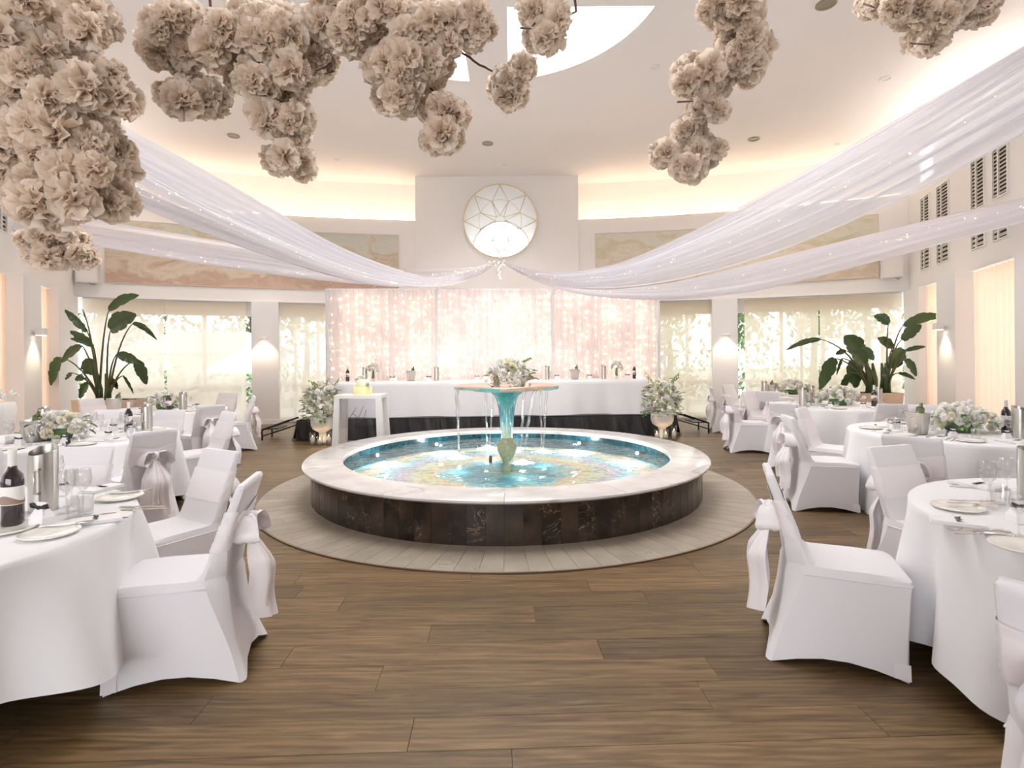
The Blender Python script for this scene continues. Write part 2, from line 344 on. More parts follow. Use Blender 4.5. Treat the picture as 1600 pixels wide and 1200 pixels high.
def glaze():
    m = bpy.data.materials.new('teal_glaze'); m.use_nodes = True; nt = m.node_tree; N = nt.nodes.new; L = nt.links.new
    b = nt.nodes['Principled BSDF']; tc = N('ShaderNodeTexCoord'); sp = N('ShaderNodeSeparateXYZ'); L(tc.outputs['Object'], sp.inputs[0])
    mp = N('ShaderNodeMapping'); mp.inputs['Scale'].default_value = (14, 14, 3); L(tc.outputs['Object'], mp.inputs[0])
    n = N('ShaderNodeTexNoise'); n.inputs['Scale'].default_value = 1.5; n.inputs['Detail'].default_value = 6; n.inputs['Distortion'].default_value = 1; L(mp.outputs[0], n.inputs['Vector'])
    a = N('ShaderNodeMath'); a.operation = 'MULTIPLY_ADD'; a.inputs[1].default_value = .5; L(n.outputs['Fac'], a.inputs[0]); L(sp.outputs['Z'], a.inputs[2])
    cr = N('ShaderNodeValToRGB'); L(a.outputs[0], cr.inputs[0]); e = cr.color_ramp.elements
    cols = [(.78, (.62, .66, .48)), (.88, (.50, .66, .60)), (1.0, (.10, .38, .42)), (1.12, (.03, .20, .24)), (1.24, (.10, .36, .36)), (1.34, (.03, .22, .24)), (1.48, (.20, .46, .44))]
    mr = N('ShaderNodeMapRange'); mr.inputs[1].default_value = .6; mr.inputs[2].default_value = 1.6; L(a.outputs[0], mr.inputs[0]); L(mr.outputs[0], cr.inputs[0])
    e[0].position, e[0].color = (cols[0][0] - .6), (*cols[0][1], 1); e[1].position, e[1].color = (cols[-1][0] - .6), (*cols[-1][1], 1)
    for p, c in cols[1:-1]: q = e.new(p - .6); q.color = (*c, 1)
    L(cr.outputs[0], b.inputs['Base Color']); b.inputs['Roughness'].default_value = .18; b.inputs['Coat Weight'].default_value = .5
    return m
M['glaze'] = glaze()
M['glazerim'] = mat('teal_glaze_rim', (.20, .46, .44), .2, vary=.4, vscale=6, coat=.5)
M['copper'] = mat('copper_plate', (.60, .42, .32), .28, .3, vary=.25, vscale=5)
M['pedbase'] = mat('crackled_olive_base', (.44, .42, .27), .5, vary=.5, vscale=30, bump=.6, bscale=30)
def painting(name, cols, seed):
    m = bpy.data.materials.new(name); m.use_nodes = True; nt = m.node_tree; N = nt.nodes.new; L = nt.links.new
    b = nt.nodes['Principled BSDF']; tc = N('ShaderNodeTexCoord')
    mp = N('ShaderNodeMapping'); mp.inputs['Location'].default_value = (seed, seed * 2, 0); mp.inputs['Scale'].default_value = (.55, .55, 1.1); L(tc.outputs['Object'], mp.inputs[0])
    n = N('ShaderNodeTexNoise'); n.inputs['Scale'].default_value = 2.2; n.inputs['Detail'].default_value = 10; n.inputs['Roughness'].default_value = .62; n.inputs['Distortion'].default_value = .6
    L(mp.outputs[0], n.inputs['Vector']); sp = N('ShaderNodeSeparateXYZ'); L(tc.outputs['Object'], sp.inputs[0])
    mr = N('ShaderNodeMapRange'); mr.inputs[1].default_value = 3.3; mr.inputs[2].default_value = 4.8; mr.inputs[3].default_value = .22; mr.inputs[4].default_value = -.22; L(sp.outputs['Z'], mr.inputs[0])
    a = N('ShaderNodeMath'); a.operation = 'ADD'; L(n.outputs['Fac'], a.inputs[0]); L(mr.outputs[0], a.inputs[1])
    cr = N('ShaderNodeValToRGB'); L(a.outputs[0], cr.inputs[0]); e = cr.color_ramp.elements
    e[0].position, e[0].color = .25, (*cols[0], 1); e[1].position, e[1].color = .8, (*cols[-1], 1)
    for i, c in enumerate(cols[1:-1]): q = e.new(.25 + .55 * (i + 1) / (len(cols) - 1)); q.color = (*c, 1)
    L(cr.outputs[0], b.inputs['Base Color']); b.inputs['Roughness'].default_value = .8
    return m
M['paintL'] = painting('pink_landscape_paint', [(.56, .60, .54), (.66, .63, .54), (.56, .47, .34), (.66, .57, .47), (.50, .35, .27), (.60, .44, .36)], 3.1)
M['paintR'] = painting('pale_landscape_paint', [(.66, .66, .60), (.72, .68, .58), (.62, .56, .40), (.74, .68, .58), (.64, .52, .40), (.70, .62, .50)], 7.7)

# ------------------------------------------------------------------ room shell
AC = Vector((-.2, -6.33)); AR = 20.4
def arc(x, off=0.0):
    th = math.asin((x - AC.x) / AR); r = AR - off
    return (AC.x + r * sin(th), AC.y + r * cos(th))
def arc_slab(b, x0, x1, z0, z1, off, th, n=None):
    n = n or max(3, int(abs(x1 - x0) / .45) + 2)
    def ring(i):
        x = x0 + (x1 - x0) * i / (n - 1); f = arc(x, off); k = arc(x, off - th)
        return [(f[0], f[1], z0), (k[0], k[1], z0), (k[0], k[1], z1), (f[0], f[1], z1)]
    vs = [p for i in range(n) for p in ring(i)]
    fs = [(i * 4 + k, (i + 1) * 4 + k, (i + 1) * 4 + (k + 1) % 4, i * 4 + (k + 1) % 4) for i in range(n - 1) for k in range(4)]
    fs += [(0, 1, 2, 3), tuple((n - 1) * 4 + k for k in (3, 2, 1, 0))]
    return b.add(vs, fs)
LX, RX = -9.5, 8.76
CL, CR_ = arc(LX), arc(RX)
LW = [CL, (-7.5, 7.42), (-7.5, -4.0)]; RW = [CR_, (7.2, 7.5), (7.2, -4.0)]
HB, CV, CEIL = 2.95, 5.1, 6.2
PX0, PX1 = -2.42, 1.70
# floor boards: rows run across the room, turned 2 degrees
fl_root = struct(MB().box(-10.6, 9.9, -4.3, 15, -.12, -.02).obj('floor', M['dark'], smooth=False))
FC = Vector((-.07, 6.6)); yaw = radians(1.9)
def set_tone(me, vals):
    at = me.color_attributes.new('tone', 'FLOAT_COLOR', 'CORNER')
    flat = []
    for p, v in zip(me.polygons, vals):
        for _ in p.loop_indices: flat += [v[0], v[1], v[2], 1]
    at.data.foreach_set('color', flat)
rnd = random.Random(11)
ux, uy = Vector((cos(yaw), sin(yaw))), Vector((-sin(yaw), cos(yaw)))
big = []; far = MB(); fart = []
row = 0; v = -4.1
while v < 15.0:
    u = -11.0 - rnd.random() * 1.8
    while u < 10.4:
        ln = rnd.choice((1.2, 1.6, 1.9, 1.9, 2.2)); tone = (rnd.betavariate(2, 2), rnd.random(), rnd.random())
        u1 = u + ln; z1 = -.0006 - .0012 * rnd.random(); g = .0012
        c = ux * (u + ln / 2) + uy * (v + .1)
        if abs(c.x) < 10.9 and -4.2 < c.y < 14.4 and (c - FC).length < 2.79 - 1.15: pass
        else:
            q = [ux * a + uy * b_ for a, b_ in ((u + g, v + g), (u1 - g, v + g), (u1 - g, v + .2 - g), (u + g, v + .2 - g))]
            # keep boards out of the paved circle
            sub = [q]
            near = 1.2 < c.y < 7.4 and abs(c.x) < c.y * .98 + 1.1 and (c - FC).length > 1.7
            vs = [(p.x, p.y, z) for z in (-.02, z1) for p in q]
            fs = [(4, 5, 6, 7), (0, 1, 5, 4), (1, 2, 6, 5), (2, 3, 7, 6), (3, 0, 4, 7)]
            if near and len(big) < 296: big.append((vs, fs, tone))
            else: far.add(vs, fs); fart += [tone] * 5
        u = u1
    v += .2
for vs, fs, tone in big:
    b = MB().add(vs, fs); me = b.mesh('floor_board', M['wood'], False); set_tone(me, [tone] * 5); put('floor_board', me, fl_root)
me = far.mesh('floor_boards_beyond', M['wood'], False); set_tone(me, fart); o = put('floor_board_field', me, fl_root); o['kind'] = 'stuff'
# paved circle round the fountain
for k in range(96):
    a0, a1 = 2 * pi * k / 96, 2 * pi * (k + 1) / 96; g = .0016
    vs = []
    for z in (-.015, .006):
        for r, a in ((2.15, a0), (2.77, a0), (2.77, a1), (2.15, a1)):
            s = g / r; aa = a + (s if a == a0 else -s); vs.append((FC.x + r * cos(aa), FC.y + r * sin(aa), z))
    MB().add(vs, [(4, 5, 6, 7), (0, 1, 5, 4), (1, 2, 6, 5), (2, 3, 7, 6), (3, 0, 4, 7)]).obj('paving_tile', M['tile'], fl_root, False)
MB().lathe([(2.0, -.015), (2.79, -.015), (2.79, .003), (2.0, .003)], 128, (FC.x, FC.y, 0)).obj('paving_bed', M['brass_trim'], fl_root, False)
MB().lathe([(2.772, -.01), (2.772, .008), (2.79, .008), (2.79, -.01)], 128, (FC.x, FC.y, 0)).obj('trim_ring', M['brass_trim'], fl_root, False)

# back wall (curved)
b = MB(); arc_slab(b, LX, PX0, HB, CV, 0, .35); arc_slab(b, PX1, RX, HB, CV, 0, .35)
wb = struct(b.obj('wall_back', M['wall'], smooth=30))
b = MB(); arc_slab(b, -3.3, 2.9, 0, HB, .02, .25); b.obj('lower_panel', M['wall'], wb, 30)
b = MB(); arc_slab(b, LX - .3, PX0 + .02, 5.0, CEIL + .1, -.62, .15); arc_slab(b, PX1 - .02, RX + .3, 5.0, CEIL + .1, -.62, .15); b.obj('cove_wall', M['wall'], wb, 30)
b = MB(); arc_slab(b, LX, PX0, CV - .06, CV - .02, 0, .65); arc_slab(b, PX1, RX, CV - .06, CV - .02, 0, .65); b.obj('cove_ledge', M['wall'], wb, 30)
for x0, x1 in ((LX + .1, PX0), (PX1, RX - .1)):
    b = MB(); arc_slab(b, x0, x1, CV - .02, CV + .035, -.05, .02); o = b.obj('cove_light_strip', M['led'], wb, 30)
    b = MB(); arc_slab(b, x0, x1, HB - .0, HB + .012, .03, .05); 
    b.obj('trim_bead', M['post'], wb, 30)
for i in range(5):   # warm strip lighting lying in the cove, shining up
    for xa in (LX + .9 + i * 1.4, PX1 + .7 + i * 1.4):
        p = arc(xa, -.3); area('cove_lamp', (p[0], p[1], CV + .04), (pi, 0, -math.asin((xa + .2) / AR)), 1.3, .2, 3.0, (1, .78, .58))
for (q0, q1) in (((8.3, 11.2), (7.3, 8.0)), ((7.35, 6.6), (7.35, 1.0)), ((-9.0, 11.0), (-8.0, 8.2)), ((-7.7, 6.6), (-7.7, 1.0))):  # uplights added along the side walls to brighten the ceiling
    for k in range(3):
        t_ = (k + .5) / 3; x_, y_ = q0[0] + (q1[0] - q0[0]) * t_, q0[1] + (q1[1] - q0[1]) * t_; sg = 1 if x_ > 0 else -1
        area('cove_lamp', (x_ + sg * .2, y_, CV + .04), (pi, 0, atan2(q1[1] - q0[1], q1[0] - q0[0])), 1.3, .2, 8 if sg > 0 else 11, (1, .93, .90))
# posts
for x0, x1 in ((-6.27, -5.69), (4.93, 5.49)):
    b = MB(); arc_slab(b, x0, x1, 0, HB, .14, .5); b.obj('wall_post', M['post'], wb, 30)
    b = MB(); arc_slab(b, x0 - .01, x1 + .01, 0, .1, .155, .1); b.obj('post_skirting', M['post'], wb, 30)
# centre panel with round window
RWc = Vector((-.27, 5.03)); RWr = .93; PY = 13.88
b = MB(); n = 96; ri = []; ro = []
hits = sorted(set([2 * pi * k / n for k in range(n)] + [atan2(zz - RWc.y, xx - RWc.x) % (2 * pi) for xx in (PX0, PX1) for zz in (2.9, CEIL)]))
for a in hits:
    dx, dz = cos(a), sin(a); t = 1e9
    if dx > 1e-9: t = min(t, (PX1 - RWc.x) / dx)
    if dx < -1e-9: t = min(t, (PX0 - RWc.x) / dx)
    if dz > 1e-9: t = min(t, (CEIL - RWc.y) / dz)
    if dz < -1e-9: t = min(t, (2.9 - RWc.y) / dz)
    ri.append((RWc.x + RWr * dx, PY, RWc.y + RWr * dz)); ro.append((RWc.x + t * dx, PY, RWc.y + t * dz))
m_ = len(hits); b.add(ri + ro, [(i, (i + 1) % m_, m_ + (i + 1) % m_, m_ + i) for i in range(m_)])
b.box(PX0 - .02, PX0, PY, 14.9, 2.95, CEIL); b.box(PX1, PX1 + .02, PY, 14.9, 2.95, CEIL)
cp = struct(b.obj('wall_centre', M['wall'], smooth=False))
rw = struct(MB().grid(lambda u, v: (RWc.x + (RWr * (1 - v) + .80 * v) * cos(2 * pi * u), PY + 1.25 * v, (RWc.y * (1 - v) + 4.56 * v) + (RWr * (1 - v) + .80 * v) * sin(2 * pi * u)), 64, 5, cu=True).obj('window_6', M['wall']))
b = MB(); b.lathe([(.78, -.03), (.78, .03), (.84, .03), (.84, -.03), (.78, -.03)], 48)
o = b.obj('window_frame', M['white'], rw); o.rotation_euler = (pi / 2, 0, 0); o.location = (RWc.x, PY + 1.25, 4.56)
b = MB().box(RWc.x - .8, RWc.x + .8, PY + 1.2, PY + 1.26, 4.02, 4.10); b.obj('window_bar', M['white'], rw, False)
b = MB().lathe([(1e-5, 0), (.79, 0)], 48); o = b.obj('window_glass', M['pane'], rw); o.rotation_euler = (pi / 2, 0, 0); o.location = (RWc.x, PY + 1.27, 4.56)
# star-shaped wire ornament in the round window
orn = thing('wire_ornament', 'round pale brass wire ornament with a star pattern hanging in the round window', 'ornament', (RWc.x, PY - .08, RWc.y))
MB().tube([(1.0 * RWr * cos(a), 0, RWr * sin(a)) for a in [2 * pi * k / 64 for k in range(65)]], .018, 8, False).obj('outer_ring', M['gold'], orn)
MB().tube([(.13 * cos(a), 0, .13 * sin(a)) for a in [2 * pi * k / 24 for k in range(25)]], .007, 6, False).obj('centre_ring', M['gold'], orn)
MB().tube([(.54 * cos(a), 0, .54 * sin(a)) for a in [2 * pi * k / 48 for k in range(49)]], .006, 6, False).obj('middle_ring', M['gold'], orn)
for k in range(8):
    a = pi / 2 + 2 * pi * k / 8; P = Vector((.91 * cos(a), 0, .91 * sin(a)))
    for s in (-1, 1):
        q = a + s * pi / 8; Mi = Vector((.54 * cos(q), 0, .54 * sin(q))); I = Vector((.13 * cos(a), 0, .13 * sin(a)))
        MB().tube([P, Mi], .009, 6).obj('wire', M['gold'], orn)
        MB().tube([Mi, I], .009, 6).obj('wire', M['gold'], orn)
MB().tube([(-.2, 0, -.5), (0, 0, -.56), (.2, 0, -.5), (.0, 0, -.47), (-.2, 0, -.5)], .008, 6).obj('wire', M['gold'], orn)
for s in (-1, 1): MB().tube([(s * .2, 0, -.5), (.03, -.05, -.93)], .008, 6).obj('wire', M['gold'], orn)

# side walls
def seg_slab(b, p0, p1, t0, t1, z0, z1, off, th):
    """slab along p0->p1 between fractions; off = how far it stands into the room"""
    P0, P1 = Vector(p0), Vector(p1); d = (P1 - P0); nrm = Vector((-d.y, d.x)).normalized()
    if nrm.dot(Vector((0, 5)) - P0) < 0: nrm = -nrm
    a, c = P0 + d * t0, P0 + d * t1; f0, f1 = a + nrm * off, c + nrm * off; k0, k1 = a + nrm * (off - th), c + nrm * (off - th)
    vs = [(f0.x, f0.y, z0), (f1.x, f1.y, z0), (k1.x, k1.y, z0), (k0.x, k0.y, z0)] + [(f0.x, f0.y, z1), (f1.x, f1.y, z1), (k1.x, k1.y, z1), (k0.x, k0.y, z1)]
    return b.add(vs, [(0, 1, 5, 4), (1, 2, 6, 5), (2, 3, 7, 6), (3, 0, 4, 7), (4, 5, 6, 7), (3, 2, 1, 0)])
def wall_side(name, pts, posts):
    b = MB(); seg_slab(b, pts[0], pts[1], -.02, 1.02, HB, CV, 0, .35); seg_slab(b, pts[1], pts[2], -.0, 1.0, HB, CV, 0, .3)
    wo = struct(b.obj(name, M['wall'], smooth=False))
    b = MB(); seg_slab(b, pts[0], pts[1], -.1, 1.05, CV - .05, CEIL + .1, -.62, .15); seg_slab(b, pts[1], pts[2], 0, 1, CV - .05, CEIL + .1, -.62, .15); b.obj('cove_wall', M['wall'], wo, False)
    b = MB(); seg_slab(b, pts[0], pts[1], -.02, 1.02, CV - .05, CV - .02, 0, .65); seg_slab(b, pts[1], pts[2], 0, 1, CV - .05, CV - .02, 0, .65); b.obj('cove_ledge', M['wall'], wo, False)
    b = MB(); seg_slab(b, pts[0], pts[1], .03, 1, CV - .02, CV + .03, -.05, .02); b.obj('cove_light_strip', M['led'], wo, False)
    for t0, t1, off in posts: b = MB(); seg_slab(b, pts[0], pts[1], t0, t1, 0, HB, off, .4); b.obj('wall_post', M['post'], wo, False)
    for t0, t1 in ((0, .06), (.25, .31), (.5, .56), (.75, .81), (.94, 1)): b = MB(); seg_slab(b, pts[1], pts[2], t0, t1, 0, HB, .1, .4); b.obj('wall_post', M['post'], wo, False)
    for t0, t1 in ((.06, .25), (.31, .5), (.56, .75), (.81, .94)): b = MB(); seg_slab(b, pts[1], pts[2], t0, t1, 0, HB, -.12, .1); b.obj('lower_panel', M['wall'], wo, False)
    return wo
Rd = lambda Y: (CR_[1] - Y) / (CR_[1] - 7.5)
Ld = lambda Y: (CL[1] - Y) / (CL[1] - 7.42)
wr = wall_side('wall_right', RW, [(0, Rd(11.17), .1), (Rd(9.98), Rd(9.25), .22), (Rd(7.75), 1.0, .1)])
wl_ = wall_side('wall_left', LW, [(0, Ld(11.3), .06), (Ld(11.3), Ld(10.5), .12), (Ld(9.45), Ld(8.75), .2), (Ld(7.7), 1, .1)])
# unseen rear wall, its opening narrowed and set left to shape the light
b = MB(); b.box(-7.6, 7.3, -4.3, -4.0, 3.0, CEIL); b.box(-7.6, 7.3, -4.3, -4.0, 0, .7); b.box(-7.6, -5.6, -4.3, -4.0, .7, 3.0); b.box(1.2, 7.3, -4.3, -4.0, .7, 3.0)
struct(b.obj('wall_rear', M['wall'], smooth=False))
# ceiling with a round skylight opening and its crossed ribs
OC = Vector((-.4, 6.8)); OR_ = 2.38
outl = [arc(x, -.7) for x in [LX - .3 + (RX - LX + .6) * i / 40 for i in range(41)]] + [(RW[1][0] + .7, 7.6), (7.9, -4.3), (-8.2, -4.3), (LW[1][0] - .7, 7.5)]
b = MB(); n = 128; ri = []; ro = []
for k in range(n):
    a = 2 * pi * k / n; d = Vector((cos(a), sin(a))); best = 30
    for i in range(len(outl)):
        p, q = Vector(outl[i]), Vector(outl[(i + 1) % len(outl)]); e = q - p; den = d.x * e.y - d.y * e.x
        if abs(den) < 1e-9: continue
        w_ = p - OC; t = (w_.x * e.y - w_.y * e.x) / den; s = (w_.x * d.y - w_.y * d.x) / den
        if t > 0 and -.001 <= s <= 1.001: best = min(best, t)
    ri.append((OC.x + OR_ * d.x, OC.y + OR_ * d.y, CEIL)); ro.append((OC.x + best * d.x, OC.y + best * d.y, CEIL))
b.add(ri + ro, [(i, (i + 1) % n, n + (i + 1) % n, n + i) for i in range(n)])
ce = struct(b.obj('ceiling', M['ceil'], smooth=False))
MB().grid(lambda u, v: (OC.x + OR_ * cos(2 * pi * u), OC.y + OR_ * sin(2 * pi * u), CEIL + 1.4 * v), 96, 3, cu=True).obj('skylight_drum', M['white'], ce)
MB().box(OC.x - .28, -.03, OC.y - OR_, OC.y + OR_, CEIL, CEIL + .4).obj('skylight_rib', M['ceil'], ce, False)
MB().box(OC.x - OR_, OC.x + OR_, OC.y - .05, OC.y + .45, CEIL + .002, CEIL + .4).obj('skylight_rib', M['ceil'], ce, False)
MB().lathe([(OR_ + .35, 0), (1e-4, .02)], 64, (OC.x, OC.y, CEIL + 1.42)).obj('skylight_cap', M['white'], ce)

# windows, blinds
bays = [('window_1', LX + .12, -6.27, [(115, 258), (262.5, 384.5)], [332, 190, 60], 'blind', 1),
        ('window_2', -5.69, -3.3, [(428.5, 560)], [455, 488, 520], 'blind', 1),
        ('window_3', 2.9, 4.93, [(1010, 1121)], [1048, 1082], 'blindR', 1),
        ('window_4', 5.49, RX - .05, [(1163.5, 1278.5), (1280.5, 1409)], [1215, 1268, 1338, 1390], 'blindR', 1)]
blab = {'window_1': ['cream roller blind behind the left potted palm', 'cream roller blind just left of the left white post'],
        'window_2': ['cream roller blind between the left post and the lit backdrop'],
        'window_3': ['cream roller blind between the lit backdrop and the right post'],
        'window_4': ['cream roller blind just right of the right white post', 'cream roller blind behind the right potted palms']}
for nm, x0, x1, bl, mull, mt, _ in bays:
    b = MB(); arc_slab(b, x0 - .1, x1 + .1, 0, .12, -.18, .08); arc_slab(b, x0 - .1, x1 + .1, 2.62, HB, -.18, .08)
    wo = struct(b.obj(nm, M['white'], smooth=30))
    b = MB(); arc_slab(b, x0, x1, .1, 2.7, -.215, .006); b.obj('window_glass', M['pane'], wo, 30)
    for px in mull:
        X = (px - 800) / 850 * 13.2
        if x0 < X < x1: b = MB(); arc_slab(b, X - .035, X + .035, .1, 2.65, -.17, .09, 3); b.obj('mullion', M['white'], wo, 30)
    b = MB(); arc_slab(b, x0 - .1, x1 + .1, .92, .98, -.18, .06); b.obj('transom', M['white'], wo, 30)
    for (p0, p1), lb in zip(bl, blab[nm]):
        Y0, Y1 = 12.95, 12.95
        for _i in range(3):
            X0 = (p0 - 800) / 850 * Y0; Y0 = arc(max(-9.4, X0), -.02)[1]; X1 = (p1 - 800) / 850 * Y1; Y1 = arc(min(8.7, X1), -.02)[1]
        X0 = max(X0, x0 + .0); X1 = min(X1, x1)
        t = thing('roller_blind', lb, 'blind', (0, 0, 0))
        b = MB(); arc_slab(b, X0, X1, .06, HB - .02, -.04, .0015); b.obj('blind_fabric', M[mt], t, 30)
        b = MB(); arc_slab(b, X0, X1, .03, .06, -.03, .02); b.obj('bottom_rail', M['white'], t, 30)
        b = MB(); arc_slab(b, X0, X1, HB - .03, HB, -.02, .05); b.obj('head_rail', M['white'], t, 30)
# curtains in the side bays
def curtain(pts, t0, t1, label, seed):
    P0, P1 = Vector(pts[0]), Vector(pts[1]); d = P1 - P0; nr = Vector((-d.y, d.x)).normalized()
    if nr.dot(Vector((0, 5)) - P0) < 0: nr = -nr
    L_ = d.length * (t1 - t0); n = int(L_ * 55); r_ = random.Random(seed); ph = r_.random() * 6
    def f(u, v):
        p = P0 + d * (t0 + (t1 - t0) * u); s = u * L_
        a = .035 * (.6 + .4 * v) * (sin(s * 34 + ph + .6 * sin(s * 5)) + .4 * sin(s * 71 + 1.3 * sin(3 * v)))
        q = p + nr * (-.06 + a); return (q.x, q.y, .04 + (HB - .06) * v)
    t = MB().grid(f, n, 8).obj('curtain', M['curtain'])
    tag(t, label, 'curtain'); return t
curtain(RW, Rd(11.2), Rd(9.96), 'narrow cream curtain between the two right-hand wall posts', 1)
curtain(RW, Rd(9.27), Rd(7.73), 'wide cream curtain right of the wall post with the spotlight', 2)
curtain(LW, Ld(10.52), Ld(9.43), 'narrow cream curtain on the left beside the potted palm', 3)
curtain(LW, Ld(8.77), Ld(7.68), 'cream curtain at the left edge beyond the spotlight post', 4)

# louvred vents on the upper side walls
def vent(pts, Yc, z0, z1, wd, label, nl):
    P0, P1 = Vector(pts[0]), Vector(pts[1]); d = (P1 - P0).normalized(); nr = Vector((-d.y, d.x))
    if nr.dot(Vector((0, 5)) - P0) < 0: nr = -nr
    tt = (Yc - P0.y) / (P1.y - P0.y); c = P0 + (P1 - P0) * tt
    t = thing('wall_vent', label, 'vent', (c.x, c.y, z0), atan2(d.y, d.x))
    sgn = 1 if (Matrix.Rotation(atan2(d.y, d.x), 2) @ Vector((0, 1))).dot(nr) > 0 else -1
    h = z1 - z0
    b = MB().box(-wd / 2, wd / 2, sgn * .001, sgn * .006, 0, h); b.obj('backing', M['dark'], t, False)
    b = MB(); b.box(-wd / 2 - .02, -wd / 2, 0, sgn * .03, -.02, h + .02); b.box(wd / 2, wd / 2 + .02, 0, sgn * .03, -.02, h + .02); b.box(-.015 - wd * .12, .015 - wd * .12, 0, sgn * .03, 0, h)
    b.box(-wd / 2, wd / 2, 0, sgn * .03, -.02, 0); b.box(-wd / 2, wd / 2, 0, sgn * .03, h, h + .02); b.obj('vent_frame', M['white'], t, False)
    for i in range(nl):
        z = (i + .35) * h / nl; w0 = wd / 2 - .01
        MB().add([(-w0, sgn * .006, z + h / nl * .6), (w0, sgn * .006, z + h / nl * .6), (w0, sgn * .026, z), (-w0, sgn * .026, z)] + [(-w0, sgn * .006, z + h / nl * .6 - .008), (w0, sgn * .006, z + h / nl * .6 - .008), (w0, sgn * .026, z - .008), (-w0, sgn * .026, z - .008)],
                 [(0, 1, 2, 3), (7, 6, 5, 4), (0, 3, 7, 4), (1, 5, 6, 2), (3, 2, 6, 7)]).obj('louvre', M['louvre'], t, False)
for Yc, wd, lb in ((11.05, .42, 'right wall, first from the corner'), (10.25, .5, 'right wall, second from the corner'), (8.95, .42, 'right wall, third from the corner'), (8.28, .42, 'right wall, farthest from the corner')):
    vent(RW, Yc, 3.95, 4.75, wd, 'tall upper louvred vent on the ' + lb, 13)
    vent(RW, Yc, 3.30, 3.70, wd, 'low slotted vent on the ' + lb, 5)
vent(LW, 8.45, 3.6, 4.3, .5, 'louvred vent high on the left wall above the curtain', 10)

# ------------------------------------------------------------------ outside
MB().box(-60, 60, 15.2, 90, -.3, -.15).obj('ground', M['ground'], smooth=False); struct(bpy.data.objects['ground'])
def leafcloud(b, c, r, n, rn, s=.22, sz=1.0):
    for _ in range(n):
        d = Vector((rn.gauss(0, 1), rn.gauss(0, 1), rn.gauss(0, 1))).normalized() * (r * rn.random() ** .4); d.z *= sz
        p = Vector(c) + d; a = Vector((rn.gauss(0, 1), rn.gauss(0, 1), rn.gauss(0, 1))).normalized(); q = a.cross(Vector((0, 0, 1))).normalized()
        b.add([p - a * s, p + q * s * .5, p + a * s, p - q * s * .5], [(0, 1, 2, 3)])
rn = random.Random(5)
for i, (x, y, h, r) in enumerate([(-15.5, 24, 6.0, 2.6), (-12.5, 26, 7.0, 2.4), (-9.5, 25, 5.6, 2.2), (-8.9, 33, 4.4, 1.7), (7.2, 25, 5.2, 1.9), (10.6, 26, 5.6, 2.0), (13.8, 25, 6.4, 2.0), (16.6, 25.5, 6.8, 2.2), (-19, 25, 7, 2.6)]):
    t = thing('garden_tree', ['leafy tree outside far behind the left blinds', 'taller tree outside behind the left palm', 'bushy tree outside just left of the left post', 'small distant tree outside beside the lit backdrop', 'tree outside between backdrop and right post', 'tree outside right of the right post', 'tree outside by the garden lantern', 'rounded tree outside behind the right palms', 'outermost tree outside beyond the left curtain'][i], 'tree', (x, y, -.15))
    MB().tube([(0, 0, 0), (.1, 0, h * .35), (0, .1, h * .6)], [.18, .13, .06], 8).obj('trunk', M['bark'], t)
    b = MB()
    for k in range(7): leafcloud(b, (rn.uniform(-r, r) * .6, rn.uniform(-1, 1), h * .55 + rn.uniform(-.25, .45) * h * .6), r * .55, 95, rn, .2)
    o = b.obj('foliage', M['tree'], t, False); o['kind'] = 'stuff'
b = MB()
for i in range(60): leafcloud(b, (-22 + i * .75, 20.5 + .5 * sin(i), .62 + .25 * sin(i * 1.7)), 1.05, 130, rn, .13, .9)
tag(b.obj('hedge', M['hedge'], smooth=False), 'low clipped hedge along the garden outside the blinds', 'hedge', kind='stuff')
t = thing('garden_lantern', 'lantern on a tall post outside the right window', 'lantern', (9.9, 18.6, -.15))
MB().tube([(0, 0, 0), (0, 0, 2.4)], .05, 10).obj('post', M['blackmetal'], t)
MB().lathe([(.07, 2.4), (.18, 2.9), (.20, 2.95), (.08, 3.15), (.02, 3.25)], 8).obj('lantern_head', M['lamp_rim'], t, False)
t = thing('patio_umbrella', 'pale patio umbrella outside left of the left post', 'umbrella', (-8.6, 17.4, -.15))
MB().tube([(0, 0, 0), (0, 0, 2.0)], .03, 8).obj('pole', M['white'], t)
MB().lathe([(1e-4, 2.15), (1.15, 1.35), (1.15, 1.30), (1e-4, 2.10)], 8).obj('canopy', M['white'], t, False)
t = thing('garden_pavilion', 'low grey-roofed building outside behind the left blinds', 'building', (-12.5, 21, -.15))
MB().box(-2.6, 2.6, 0, 3, 0, 2.0).obj('walls', M['white'], t, False)
MB().add([(-3, -.4, 2.0), (3, -.4, 2.0), (3, 3.4, 2.0), (-3, 3.4, 2.0), (-1.6, 1.5, 2.9), (1.6, 1.5, 2.9)], [(0, 1, 5, 4), (1, 2, 5), (2, 3, 4, 5), (3, 0, 4), (3, 2, 1, 0)]).obj('roof', M['roof'], t, False)

# ------------------------------------------------------------------ fountain
ft = thing('fountain', 'round marble fountain with dark stone side and teal pedestal bowl', 'fountain', (FC.x, FC.y, 0))
for k in range(14):
    a0, a1 = 2 * pi * (k + .5) / 14 + .0006, 2 * pi * (k + 1.5) / 14 - .0006
    prof = [(1.90, .355), (2.30, .355), (2.325, .372), (2.325, .388), (2.31, .40), (1.91, .40), (1.90, .39)]
    b = MB(); n = 14; vs = []
    for i in range(n):
        a = a0 + (a1 - a0) * i / (n - 1)
        vs += [(r * cos(a), r * sin(a), z) for r, z in prof]
    m_ = len(prof); fs = [(i * m_ + j, i * m_ + (j + 1) % m_, (i + 1) * m_ + (j + 1) % m_, (i + 1) * m_ + j) for i in range(n - 1) for j in range(m_)] + [tuple(range(m_))[::-1], tuple((n - 1) * m_ + j for j in range(m_))]
    b.add(vs, [f[::-1] for f in fs]); b.obj('rim_slab', M['marble'], ft, 40)
